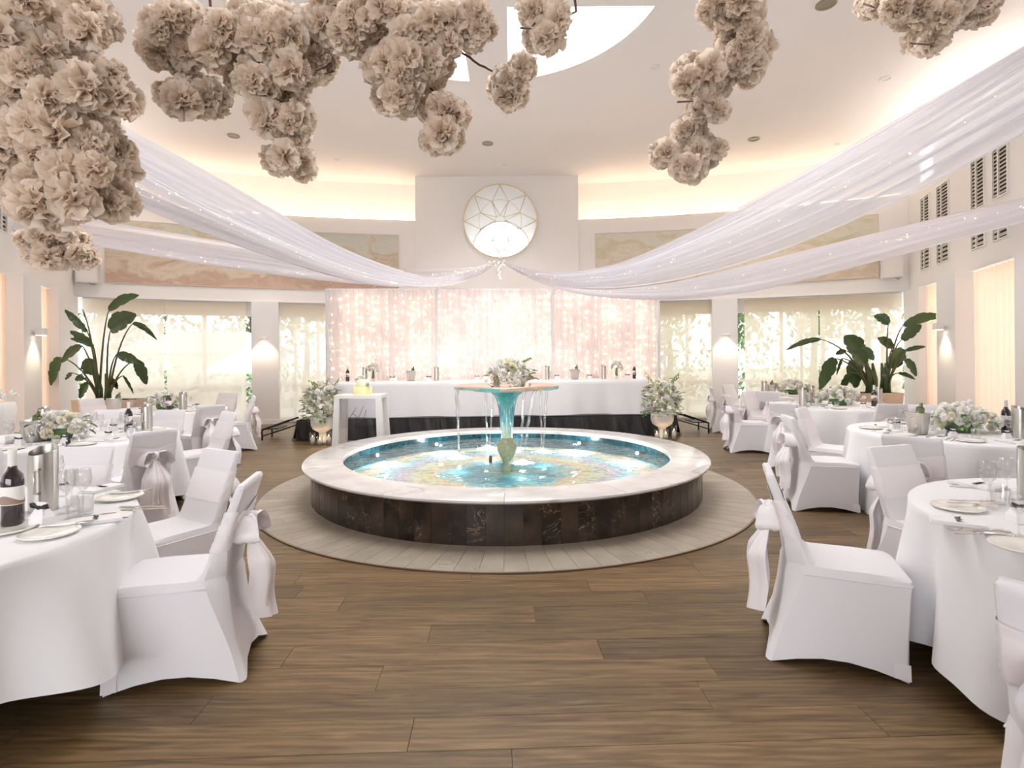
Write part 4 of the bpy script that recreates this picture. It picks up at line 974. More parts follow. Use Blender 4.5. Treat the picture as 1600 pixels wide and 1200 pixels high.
def setting(cx, cy, a, tn, side, full, sd):
    """one place setting: a = direction from table centre"""
    rn = random.Random(sd); d = Vector((cos(a), sin(a))); q = Vector((-d.y, d.x)); ro = .70; g = 'place settings on the ' + tn
    rel = (a if side > 0 else pi - a) % (2 * pi); where = DIRS[int((rel + pi / 8) / (pi / 4)) % 8]
    rz = atan2(-d.y, -d.x) - pi / 2
    def at(r, s): p = d * r + q * s; return cx + p.x, cy + p.y
    napkin_at(*at(ro - .02, 0), rz, 'white napkin with black bow %s of the %s' % (where, tn), g)
    x, y = at(ro, .24 * side * -1 if False else .21); item('side_plate', me_plate, 'plate', x, y, TZ, 'cream side plate %s of the %s' % (where, tn), group=g)
    x, y = at(ro - .24, -.13); item('wine_glass', me_wg, 'glass', x, y, TZ, 'tall wine glass %s of the %s' % (where, tn), group=g)
    place('favour', *at(ro - .20, .05), TZ, 'white favour bag with black bow %s of the %s' % (where, tn), rz=rn.uniform(-.4, .4), group=g)
    if full:
        x, y = at(ro - .19, -.21); item('tumbler', me_tumb, 'glass', x, y, TZ, 'clear water tumbler %s of the %s' % (where, tn), group=g)
        x, y = at(ro - .31, -.20); item('wine_glass', me_wg2, 'glass', x, y, TZ, 'smaller wine glass %s of the %s' % (where, tn), group=g)
        x, y = at(ro + .09, -.105); item('knife', me_cut['knife'], 'knife', x, y, TZ, 'steel table knife %s of the %s' % (where, tn), rz=rz, group=g)
        x, y = at(ro + .09, .09); item('fork', me_cut['fork'], 'fork', x, y, TZ, 'steel fork %s of the %s' % (where, tn), rz=rz, group=g)
for key, side, angs, full in (('B', -1, (-20, -60, -100, 30, 75, 120), True), ('C', -1, (-40, 20, 80, -90), False), ('E', 1, (-40 - 180, 180, -140, -95, -50, 80), True), ('F', 1, (185, -135, -85, 125), False), ('G', 1, (180, -130, 120), False)):
    nm, cx, cy = TN[key]
    for i, a in enumerate(angs): setting(cx, cy, radians(a), nm, side, full, i + 7)
# centrepieces
cent = {'B': (-4.42, 5.28, .30, .20, .17, 26, 14, 26, 'low white rose centrepiece on the table numbered three'),
        'C': (-5.45, 8.55, .26, .2, .19, 16, 12, 22, 'white flower centrepiece on the far left table'),
        'E': (4.37, 5.30, .30, .22, .18, 26, 14, 26, 'large white rose centrepiece on the middle right table'),
        'F': (5.03, 8.40, .34, .24, .20, 24, 12, 26, 'white flower centrepiece on the far right table before the planter'),
        'G': (5.62, 10.95, .36, .24, .20, 18, 12, 18, 'white flower centrepiece on the rearmost right table'),
        'A': (-2.95, 2.2, .22, .22, .16, 16, 6, 16, 'white flower centrepiece of the near left table, outside the view'),
        'D': (3.15, 2.3, .22, .22, .16, 16, 6, 16, 'white flower centrepiece of the near right table, outside the view')}
for i, k in enumerate('BCEFG'):
    x, y, rx, ry, rz, nf, ns, nl, lb = cent[k]
    t = bouquet('flower_centrepiece', lb, 'flowers', (x, y, TZ + .07), rx, ry, rz, nf, ns, nl, 40 + i, 'white flower centrepieces')
    MB().lathe([(1e-4, -.068), (.11, -.068), (.13, -.02), (.12, .02), (1e-4, .03)], 20).obj('bowl', M['leaf'], t)
def number(txt, x, y, z, h, label, rz=0):
    c = bpy.data.curves.new('table_number', 'FONT'); c.body = txt; c.size = h * 1.35; c.extrude = .006; c.bevel_depth = .002; c.align_x = 'CENTER'
    o = bpy.data.objects.new('tmp', c); COL.objects.link(o); bpy.context.view_layer.update()
    me = bpy.data.meshes.new_from_object(o.evaluated_get(bpy.context.evaluated_depsgraph_get())); bpy.data.objects.remove(o)
    me.materials.clear(); me.materials.append(M['black'])
    me.transform(Matrix.Rotation(pi / 2, 4, 'X')); o = put('table_number', me, None, (x, y, z), (0, 0, rz)); tag(o, label, 'number')
number('3', -4.02, 4.92, TZ + .002, .11, 'black freestanding number three before the left centrepiece', -.5)
number('2', 3.98, 4.98, TZ + .002, .11, 'black freestanding table number before the right centrepiece', .5)
# bottles, coolers and buckets
for (px, py, kind, lb) in [(62, 660, 'cooler', 'tall steel wine cooler on the table numbered three'), (52, 690, 'bucket', 'steel ice bucket on the left edge of the table numbered three'),
        (150, 672, 'cooler', 'steel wine cooler right of the flowers on the table numbered three'),
        (201, 674, 'bottle', 'wine bottle with silver label right of the number three'),
        (1434, 678, 'bucket', 'steel ice bucket with a bottle on the middle right table'), (1572, 676, 'bottle', 'dark wine bottle on the middle right table'),
        (1593, 684, 'cooler', 'steel wine cooler at the right edge of the middle right table')]:
    p = WZ(px, py, TZ); 
    if kind == 'cooler' and px < 70: p = Vector((-4.95, 5.75, 0))
    if px == 150: p = Vector((-4.0, 5.95, 0))
    place(kind, p.x, p.y, TZ, lb, rz=.3 if px > 800 else -.4)
for x, y, kind, lb in [(-5.15, 8.15, 'bottle', 'dark wine bottle on the far left table'), (-5.05, 8.35, 'cooler', 'steel wine cooler beside the bottle on the far left table'), (-6.0, 8.2, 'bucket', 'steel ice bucket on the far left table'),
        (4.35, 8.15, 'cooler', 'steel wine cooler left of the far right centrepiece'), (4.52, 8.4, 'bucket', 'steel ice bucket on the far right table'),
        (4.75, 8.85, 'bottle', 'dark wine bottle at the rear of the far right table'), (4.92, 8.95, 'cooler', 'steel wine cooler at the rear of the far right table'), (5.55, 8.25, 'cooler', 'steel wine cooler right of the far right centrepiece'), (5.42, 8.15, 'bottle', 'dark wine bottle right of the far right centrepiece'),
        (4.98, 10.75, 'cooler', 'steel wine cooler on the rearmost right table'), (5.15, 10.85, 'bucket', 'steel ice bucket on the rearmost right table')]:
    place(kind, x, y, TZ, lb, rz=.4)
for i, (x, y, lb) in enumerate([(-4.2, 5.0, 'left of the number three'), (-4.62, 5.0, 'left of the left centrepiece'), (4.66, 5.02, 'before the right centrepiece'), (5.2, 8.05, 'before the far right centrepiece'), (4.8, 8.05, 'left before the far right centrepiece')]):
    place('votive', x, y, TZ, 'small glass tealight holder ' + lb, group='tealight holders')
# near left table, laid by hand
NL = 'near left table'; gA = 'place settings on the near left table'
def P(px, py): p = WZ(px, py, TZ); return p.x, p.y
place('bottle', *P(20, 821), TZ, 'dark red wine bottle with landscape label on the near left table', rz=.6, scale=1.1)
place('cooler', *P(68, 797), TZ, 'steel wine cooler with slanted rim on the near left table', rz=-.1, scale=1.12)
item('side_plate', me_plate, 'plate', *P(78, 836), TZ, 'cream plate nearest the front of the near left table')
item('side_plate', me_plate, 'plate', *P(188, 779), TZ, 'cream plate at the rear right of the near left table')
item('side_plate', me_plate, 'plate', *P(8, 830), TZ, 'white plate under the wine bottle edge on the near left table', scale=1.1)
place('favour', *P(66, 821), TZ, 'white favour bag with black bow before the steel cooler', rz=-.3, scale=1.35)
place('favour', *P(96, 774), TZ, 'white favour bag with black bow behind the glasses', rz=.2)
napkin_at(*P(150, 815), -1.0, 'folded white napkin with black tie at the front of the near left table', gA)
napkin_at(*P(160, 765), -.2, 'folded white napkin with black tie at the rear of the near left table', gA)
for i, (px, py, me_, nm, lb) in enumerate([(104, 801, me_wg, 'wine_glass', 'left wine glass of the near left table cluster'), (130, 797, me_wg, 'wine_glass', 'right wine glass of the near left table cluster'), (112, 790, me_wg2, 'wine_glass', 'rear small wine glass of the near left table cluster'),
        (117, 807, me_tumb, 'tumbler', 'front water tumbler beside the near left wine glasses'), (134, 803, me_tumb, 'tumbler', 'right water tumbler beside the near left wine glasses'), (88, 770, me_wg, 'wine_glass', 'wine glass just right of the steel cooler')]):
    item(nm, me_, 'glass', *P(px, py), TZ, lb)
for px, py, k, rz, lb in [(190, 797, 'knife', -1.45, 'steel knife at the right edge of the near left table'), (186, 793, 'knife', -1.5, 'second steel knife at the right edge of the near left table'), (62, 829, 'fork', -1.25, 'steel fork lying on the front plate of the near left table'),
        (100, 812, 'spoon', -1.05, 'steel spoon crossing behind the front plate'), (106, 822, 'knife', -.95, 'steel knife crossing towards the front napkin'), (165, 776, 'knife', -1.2, 'steel knife on the rear plate of the near left table')]:
    item(k, me_cut[k], k, *P(px, py), TZ + (.018 if 'plate of' in lb else .001), lb, rz=rz)
# near right table
gD = 'place settings on the near right table'
item('side_plate', me_plate, 'plate', *P(1497, 795), TZ, 'cream plate at the left edge of the near right table')
item('side_plate', me_plate, 'plate', *P(1600, 858), TZ, 'cream plate at the right front of the near right table')
napkin_at(*P(1497, 818), 1.0, 'folded white napkin with black tie at the left of the near right table', gD)
napkin_at(*P(1528, 760), .35, 'folded white napkin with black tie at the rear of the near right table', gD, 1.2)
for px, py, me_, nm, lb in [(1544, 786, me_wg, 'wine_glass', 'left wine glass on the near right table'), (1574, 779, me_wg, 'wine_glass', 'right wine glass on the near right table'), (1560, 787, me_tumb, 'tumbler', 'water tumbler beside the near right wine glasses'), (1592, 838, me_wg2, 'wine_glass', 'wine glass at the right edge of the near right table')]:
    item(nm, me_, 'glass', *P(px, py), TZ, lb)
place('favour', *P(1592, 816), TZ, 'white favour bag with black bow on the near right table', rz=.1, scale=1.2)
place('cooler', *P(1612, 790), TZ, 'steel wine cooler at the right edge of the near right table', rz=.3)
for px, py, k, rz, lb in [(1482, 828, 'knife', -1.62, 'rear of two steel knives at the front left of the near right table'), (1490, 834, 'knife', -1.60, 'front of two steel knives at the front left of the near right table'),
        (1484, 788, 'fork', -1.78, 'steel fork on the left plate of the near right table'), (1480, 792, 'knife', -1.74, 'steel knife across the left plate of the near right table'),
        (1488, 757, 'knife', -2.0, 'rear steel knife beside the rear napkin'), (1484, 760, 'knife', -2.02, 'front steel knife beside the rear napkin'),
        (1586, 838, 'spoon', 1.05, 'steel spoon in the middle of the near right table'), (1580, 832, 'fork', .95, 'steel dessert fork beside the spoon on the near right table')]:
    item(k, me_cut[k], k, *P(px, py), TZ + (.02 if 'left plate' in lb else .001), lb, rz=rz)

# ------------------------------------------------------------------ stage, head table, backdrop
SY = radians(3.6); SO = Vector((-.42, 10.53))
st = thing('stage_platform', 'low stage with gathered black skirt behind the fountain', 'stage', (SO.x, SO.y, 0), SY)
MB().box(-3.62, 3.62, .0, 2.3, .36, .405).obj('deck', M['blackmetal'], st, False)
def skirt(u, v):
    x = -3.66 + 7.32 * u; s = x * 9 + 1.5 * sin(x * 2.3); return (x, -.04 - .05 * (1 - v) * (1 + .6 * sin(s)) - .014 * sin(s * 2.7) + .03 * (1 - v) * sin(x * 23 + 2 * v) - .012 * sin(x * 41 + 3 * v), .008 + .385 * v)
MB().grid(skirt, 420, 8).obj('skirt', M['blackcloth'], st)
for s in (-1, 1):
    def side(u, v, s=s): y = -.05 + 2.2 * u; return (s * (3.66 + .10 * (1 - v) * (1 + .5 * sin(y * 14))), y, .008 + .385 * v)
    MB().grid(side, 60, 6).obj('side_skirt', M['blackcloth'], st)
for s, lb in ((-1, 'left'), (1, 'right')):
    t = thing('stage_step', 'black metal folding step at the %s end of the stage' % lb, 'step', (SO.x + s * 3.95, SO.y + s * .25 + .15, 0), SY)
    for y in (0, .5):
        MB().tube([(s * -.1, y, .38), (s * .42, y, .20)], .018, 8).obj('rail', M['blackmetal'], t)
        MB().tube([(s * -.1, y, .24), (s * .42, y, .08), (s * .42, y, .2)], .012, 8).obj('brace', M['blackmetal'], t)
        MB().tube([(s * .42, y, 0), (s * .42, y, .2)], .016, 8).obj('leg', M['blackmetal'], t)
    MB().box(min(s * .12, s * .40), max(s * .12, s * .40), 0, .5, .205, .225).obj('tread', M['blackmetal'], t, False)
def SL(x, y, z=0):
    return (SO.x + x * cos(SY) - y * sin(SY), SO.y + x * sin(SY) + y * cos(SY), z)
ht = thing('head_table', 'long head table on the stage under the white cloth', 'table', SL(0, .25), SY)
MB().box(-3.0, 3.1, .03, .72, 1.06, 1.083).obj('tabletop', M['planter'], ht, False)
for x in (-2.8, -1, 1, 2.9):
    for y in (.08, .66): MB().tube([(x, y, .405), (x, y, 1.06)], .014, 8).obj('leg', M['blackmetal'], ht)
HT = 1.095
def hcl(u, v):
    x = -3.06 + 6.24 * u
    if v > .55: return (x, (v - .55) / .45 * .76, HT - .004)
    t = v / .55; s = 1 - t
    fold = .03 * sin(x * 5.3 + 1.2 * sin(x * 1.7)) + .018 * sin(x * 13) + .03 * max(0, sin(x * 1.9 - 1)) ** 2
    return (x, -.012 - fold * s * (1.1 if x > .5 else .5) - .05 * s - .02 * s * s, .409 + (HT - .012 - .409) * t + .008 * s * sin(x * 4))
hc = MB().grid(hcl, 330, 26).obj('long_tablecloth', M['cloth']); hc.location = SL(0, .25); hc.rotation_euler = (0, 0, SY)
tag(hc, 'long white cloth draped over the head table on the stage', 'tablecloth')
for s, x in ((-1, -3.06), (1, 3.18)):
    MB().grid(lambda u, v: (x + s * (.02 + .05 * (1 - v) + .02 * sin(u * 20) * (1 - v)), .76 * u, .409 + (HT - .012 - .409) * v), 30, 8).obj('cloth_end', M['cloth'], hc)
# backdrop
bd = thing('backdrop', 'tall sheer white backdrop with fairy lights behind the head table', 'backdrop', SL(0, 1.18, .405), SY)
BH = 2.62
def PX(px): return (px - 800) / 850 * 11.7 + .42
edges = [PX(523), PX(689), PX(868), PX(1038)]
for i in range(3):
    x0, x1 = edges[i] + .02, edges[i + 1] - .02
    def sh(u, v, x0=x0, x1=x1, i=i):
        x = x0 + (x1 - x0) * u; s = x * 44 + 1.7 * sin(x * 5 + i); return (x, -.05 + .020 * sin(s) + .007 * sin(s * 2.3), .02 + (BH - .03) * v)
    MB().grid(sh, 330, 4).obj('sheer_panel', M['sheer'], bd)
MB().grid(lambda u, v: (edges[0] + (edges[3] - edges[0]) * u, .09 + .02 * sin(u * 150), .02 + (BH - .03) * v), 500, 3).obj('backing_cloth', M['backing'], bd)
for x in edges:
    MB().grid(lambda u, v, x=x: (x + .035 * cos(2 * pi * u), -.08 + .035 * sin(2 * pi * u), .0 + BH * v), 14, 2, cu=True).obj('gathered_edge', M['cloth'], bd)
MB().tube([(edges[0], 0.02, BH), (edges[3], .02, BH)], .02, 10).obj('crossbar', M['cloth'], bd)
for x in (edges[0], edges[3]): MB().tube([(x, .14, 0), (x, .14, BH)], .025, 10).obj('pole', M['steel'], bd)
rn = random.Random(77); lc = thing('light_curtain', 'warm fairy lights hanging in strings across the white backdrop', 'fairy lights', SL(0, 1.18, .405), SY)
b = MB(); wv = MB(); x = edges[0] + .08; nb = 0
while x < edges[3] - .05:
    wv.tube([(x, .0, BH - .08), (x + .01, .0, BH / 2), (x, .0, .12)], .0022, 4)
    z = BH - .10 - rn.random() * .12
    while z > .1:
        if rn.random() < .86: b.ball((x + rn.uniform(-.02, .02), .0 + rn.uniform(-.02, .005), z), rn.choice((.015, .019, .023)), 6, 4); nb += 1
        z -= rn.uniform(.11, .20)
    x += rn.choice((.10, .14, .19))
o = b.obj('bulb', M['bulb'], lc); o['kind'] = 'stuff'; o = wv.obj('wire', M['candle'], lc)
for i in range(9):
    X = edges[0] + .35 + i * (edges[3] - edges[0] - .7) / 8
    for z in (.5, 1.3, 2.1):
        p = SL(X, 1.18 + .02, .405 + z); point('fairy_light_glow', p, .30, (1, .80, .58), .22)
# things on the head table
def HTP(px): x = (px - 800) / 850 * 11.0; return x
for px, kind, lb in [(543, 'bottle', 'dark wine bottle at the left end of the head table'), (570, 'cooler', 'steel wine cooler at the left of the head table'), (642, 'bucket', 'steel ice bucket on the left half of the head table'), (682, 'cooler', 'steel wine cooler left of the middle of the head table'),
        (855, 'cooler', 'steel wine cooler right of the middle of the head table'), (898, 'bucket', 'steel ice bucket on the right half of the head table'), (943, 'cooler', 'steel wine cooler at the right of the head table'), (991, 'bottle', 'dark wine bottle at the right end of the head table')]:
    X = HTP(px); yy = SO.y + (X - SO.x) * math.tan(SY) + .25 + .35; X = (px - 800) / 850 * yy
    place(kind, X, yy, HT, lb, rz=.5)
for i, px in enumerate((561, 613, 670, 745, 870, 921, 980)):
    yy = 10.53 + ((px - 800) / 850 * 11 + .42) * math.tan(SY) + .5; X = (px - 800) / 850 * yy
    place('favour', X, yy, HT, 'white favour bag with black bow on the head table, %s from the left' % ['first', 'second', 'third', 'fourth', 'fifth', 'sixth', 'seventh'][i], scale=1.3, group='favour bags on the head table')
for px, lb in ((583, 'small white bouquet in a clear vase at the left of the head table'), (963, 'small white bouquet in a clear vase at the right of the head table')):
    yy = 10.53 + ((px - 800) / 850 * 11 + .42) * math.tan(SY) + .52; X = (px - 800) / 850 * yy
    t = bouquet('bouquet', lb, 'flowers', (X, yy, HT + .25), .12, .12, .11, 10, 26, 4, int(px), fs=.75, low=-.5)
    MB().tube([(0, 0, -.19), (0, 0, -.02)], [.03, .018], 10).obj('stems', M['leafL'], t)
    MB().lathe([(1e-4, -.25), (.035, -.25), (.045, -.19), (.03, -.10), (.04, -.06), (.037, -.06), (.027, -.10), (.04, -.19), (.03, -.245), (1e-4, -.244)], 20).obj('vase', M['glass'], t)

# urns with big arrangements
def urn(x, y, lbu, lbf, seed, candles):
    t = thing('flower_urn', lbu, 'urn', (x, y, 0))
    MB().lathe([(1e-4, 0), (.10, 0), (.11, .03), (.075, .07), (.065, .16), (.075, .21), (.12, .235), (.175, .27), (.205, .33), (.213, .41), (.205, .475), (.195, .48), (.18, .46), (1e-4, .44)], 36).obj('urn_body', M['urn'], t)
    f = bouquet('urn_arrangement', lbf, 'flowers', (x, y, .75), .32, .28, .34, 40, 34, 210, seed, fs=1.3, sprig=7, low=-.75)
    for i, (dx, dy, h) in enumerate(candles):
        c = thing('cylinder_candle', 'glass cylinder candle %s at the foot of the %s urn' % (['at the left', 'in front', 'at the right'][i], 'left' if x < 0 else 'right'), 'candle', (x + dx, y + dy, 0), 0, 'glass cylinder candles')
        MB().lathe([(1e-4, 0), (.048, 0), (.05, .005), (.05, h), (.047, h), (.047, .008), (1e-4, .008)], 24).obj('cylinder', M['glass'], c)
        MB().lathe([(1e-4, .008), (.038, .008), (.038, h * .6), (1e-4, h * .62)], 20).obj('candle', M['candle'], c)
        MB().ball((0, 0, h * .62 + .02), .009, 8, 6, 1.8).obj('flame', M['flame'], c)
        point('candle_light', (x + dx, y + dy, h * .62 + .03), .6, (1, .7, .4), .01)
urn(-3.47, 9.95, 'white bowl urn on the floor left of the cake stand', 'large white rose and greenery arrangement left of the cake stand', 101, [(-.13, -.16, .22), (.02, -.22, .17), (.16, -.16, .24)])
urn(2.82, 10.25, 'white bowl urn on the floor at the right end of the stage', 'large white rose and greenery arrangement at the right end of the stage', 102, [(-.15, -.18, .2), (.0, -.24, .2), (.17, -.18, .27)])
c = thing('cylinder_vase', 'clear glass cylinder on the floor right of the cake stand', 'vase', (-2.2, 9.5, 0))
MB().lathe([(1e-4, 0), (.06, 0), (.06, .27), (.057, .27), (.057, .01), (1e-4, .01)], 24).obj('cylinder', M['glass'], c)
MB().lathe([(1e-4, .01), (.045, .01), (.045, .10), (1e-4, .102)], 20).obj('candle', M['candle'], c)

# cake stand
cx, cy = -2.48, 8.95
t = thing('cake_stand', 'white frame cake stand with clear monogram panel behind the fountain', 'cake stand', (cx, cy, 0))
for sx_ in (-1, 1):
    for sy_ in (-1, 1):
        x, y = sx_ * .33, sy_ * .2; MB().add([(x + a, y + c_, z) for z, g in ((0, .055), (.93, .042)) for a, c_ in ((-g + sx_ * .04 * (z == 0), -g), (g + sx_ * .04 * (z == 0), -g), (g + sx_ * .04 * (z == 0), g), (-g + sx_ * .04 * (z == 0), g))],
            [(3, 2, 1, 0), (4, 5, 6, 7), (0, 1, 5, 4), (1, 2, 6, 5), (2, 3, 7, 6), (3, 0, 4, 7)]).obj('leg', M['white'], t, False)
MB().box(-.375, .375, -.245, .245, .90, .955).obj('top', M['white'], t, False)
MB().box(-.29, .29, -.20, -.195, .42, .90).obj('panel', M['acrylic'], t, False)
ms = [[(-.14, .58), (-.09, .66), (-.03, .76)], [(-.06, .52), (.02, .62), (.09, .78)], [(-.09, .66), (-.02, .60)], [(.02, .50), (.09, .58), (.13, .72)], [(-.14, .50), (.0, .46), (.15, .45)]]
for k, s in enumerate(ms): MB().tube([(x, -.204, z) for x, z in s], .0035, 6).obj('monogram_stroke', M['blackmetal'], t)
t = thing('wedding_cake', 'two-tier pale yellow cake with white blooms on the cake stand', 'cake', (cx + .02, cy, .955))
MB().lathe([(1e-4, 0), (.15, 0), (.152, .01), (.152, .125), (.145, .135), (1e-4, .137)], 36).obj('lower_tier', M['cake'], t)
MB().lathe([(1e-4, .137), (.115, .137), (.117, .15), (.117, .23), (.11, .24), (1e-4, .242)], 32).obj('upper_tier', M['cake2'], t)
rn = random.Random(3)
for p in ((-.09, -.05, .26), (-.04, -.06, .27), (.0, -.04, .285), (.10, -.09, .16), (.12, -.08, .12), (.11, -.10, .19)): put('rose', RO[0], t, p, (rn.random() * 6, 0, rn.random() * 6), .75)
for p in ((-.12, -.05, .25), (.13, -.11, .16), (.04, -.06, .27)): put('leaf', LF[1], t, p, (0, 0, rn.random() * 6), .7)
# bowl flowers on fountain
bouquet('fountain_arrangement', 'white bloom arrangement standing in the fountain bowl', 'flowers', (FC.x + .03, FC.y, 1.27), .26, .24, .22, 34, 30, 36, 55, fs=1.05, sprig=2, low=-.35)

# ------------------------------------------------------------------ ceiling drapes with fairy lights
KN = W(782, 405, 11.75)
def curve(pts, n):
    """Catmull-Rom through (t, Vector)"""
    P_ = [pts[0]] + pts + [pts[-1]]; out = []
    for k in range(n):
        s = k / (n - 1) * (len(pts) - 1); i = min(int(s), len(pts) - 2); t = s - i
        a, b_, c, d = P_[i], P_[i + 1], P_[i + 2], P_[i + 3]
        out.append(.5 * ((2 * b_) + (c - a) * t + (2 * a - 5 * b_ + 4 * c - d) * t * t + (3 * b_ - a - 3 * c + d) * t ** 3))
    return out
def drape(up, lo, dep, label, npl=9, lights=None, seed=0):
    """up/lo: lists of photo points for the two long edges, dep: distance at each"""
    U = [KN.copy() + Vector((0, 0, .02))] + [W(x, y, d + .35 * min(1, i / 2)) for i, ((x, y), d) in enumerate(zip(up, dep))]
    Lo = [KN.copy() - Vector((0, 0, .04))] + [W(x, y, d) for (x, y), d in zip(lo, dep)]
    n = 60; cu, cl = curve(U, n), curve(Lo, n); nv = npl * 8; b = MB(); rn_ = random.Random(seed); ph = rn_.random() * 6
    def f(u, v):
        i = min(int(round(u * (n - 1))), n - 1); p = cu[i].lerp(cl[i], v); w_ = (cu[i] - cl[i]).length
        t = (cu[min(i + 1, n - 1)] - cu[max(i - 1, 0)]).normalized(); nr = t.cross((cu[i] - cl[i]).normalized()).normalized()
        a = min(.05, w_ * .10) * (sin(v * npl * 2 * pi + ph + .8 * sin(u * 4)) + .5 * sin(v * npl * 3.7 * pi + 2 * u)) + .18 * w_ * sin(pi * v)
        return p + nr * a
    t = thing('ceiling_drape', label, 'drape'); b.grid(f, n, nv + 1).obj('drape_cloth', M['drape'], t)
    b = MB(); 
    MB().ball(KN, .05, 10, 6).obj('gathered_tie', M['satin'], t)
    if lights is not None:
        g = thing('fairy_light_string', 'warm fairy light string on the ' + label, 'fairy lights'); pts = []; bb = MB()
        for k in range(n):
            q = cu[k].lerp(cl[k], lights); nr = (cl[k] - cu[k]); w_ = (cu[k] - cl[k]).length; tt_ = (cu[min(k + 1, n - 1)] - cu[max(k - 1, 0)]).normalized(); q = q + tt_.cross((cu[k] - cl[k]).normalized()).normalized() * (.18 * w_ * sin(pi * lights))
            pts.append(q + (Vector((0, 0, 1.5)) - q).normalized() * min(.09, .03 + .12 * w_))
        MB().tube(pts, .0025, 5).obj('wire', M['candle'], g)
        for k in range(46):
            s = rn_.random() * (n - 2); i = int(s); q = pts[i].lerp(pts[i + 1], s - i) + Vector((rn_.uniform(-.03, .03), -.02, rn_.uniform(-.05, .05)))
            bb.ball(q, rn_.choice((.003, .004, .006)), 6, 4)
        o = bb.obj('bulb', M['bulb'], g); o['kind'] = 'stuff'
drape([(820, 418), (880, 427), (960, 417), (1060, 377), (1200, 305), (1380, 205), (1600, 78), (1850, -80)],
      [(820, 430), (880, 447), (960, 451), (1060, 438), (1200, 400), (1380, 325), (1600, 208), (1850, 60)], [11.3, 10.6, 9.8, 8.9, 7.8, 6.5, 5.2, 4.2], 'broad white swag sweeping to the upper right', 9, .62, 1)
drape([(825, 425), (900, 446), (1000, 452), (1090, 437), (1200, 409), (1350, 371), (1480, 340), (1600, 316), (1690, 295)],
      [(825, 434), (900, 457), (1000, 465), (1090, 463), (1200, 449), (1350, 411), (1480, 377), (1600, 345), (1690, 322)], [11.45, 11.1, 10.7, 10.2, 9.6, 8.8, 8.0, 7.3, 6.8], 'narrow lower white swag on the right', 6, .6, 2)
drape([(745, 428), (690, 438), (610, 420), (520, 382), (400, 312), (300, 253), (205, 200), (80, 120)],
      [(745, 433), (690, 446), (610, 440), (520, 416), (400, 366), (300, 320), (205, 270), (80, 200)], [11.4, 10.8, 10.1, 9.4, 8.5, 7.7, 7.0, 6.2], 'upper broad white swag sweeping to the upper left', 7, .9, 3)
drape([(740, 426), (680, 438), (600, 433), (520, 414), (400, 368), (300, 322), (210, 276), (80, 210)],
      [(740, 431), (680, 443), (600, 441), (520, 426), (400, 388), (300, 352), (210, 316), (80, 262)], [11.5, 11.1, 10.6, 10.0, 9.1, 8.3, 7.6, 6.8], 'middle white swag on the left below the broad one', 5, .2, 4)
drape([(735, 424), (660, 434), (560, 420), (450, 395), (330, 375), (220, 357), (120, 340), (20, 322)],
      [(735, 430), (660, 442), (560, 439), (450, 429), (330, 413), (220, 395), (120, 377), (20, 357)], [11.55, 11.2, 10.8, 10.4, 10.0, 9.6, 9.2, 8.8], 'lowest white swag on the left across the painting', 6, .75, 5)
drape([(748, 416), (710, 419), (670, 421), (630, 420)], [(748, 421), (710, 430), (670, 436), (630, 437)], [11.6, 11.7, 12.0, 12.6], 'short rear white swag left of the gathered knot', 4, .4, 6)
g = thing('fairy_light_cluster', 'pinkish cluster of fairy lights hanging from the gathered drapes', 'fairy lights', KN)
b = MB(); rn = random.Random(8); pts = [(0, 0, .02), (.01, 0, -.2), (0, 0, -.42)]; MB().tube(pts, .004, 5).obj('wire', M['copper'], g); MB().tube([(.03, 0, 0), (-.02, 0, -.15), (.03, .0, -.3)], .004, 5).obj('wire', M['copper'], g)
for k in range(16): b.ball((rn.uniform(-.05, .05), rn.uniform(-.03, .03), -.03 - k * .026), .011, 6, 4)
o = b.obj('bulb', M['bulb'], g); o['kind'] = 'stuff'
c = MB().tube([KN, Vector((RWc.x + .03, PY - .13, RWc.y - .93))], .006, 6).obj('support_cord', M['gold']); tag(c, 'thin cord from the round ornament to the gathered drapes', 'cord')

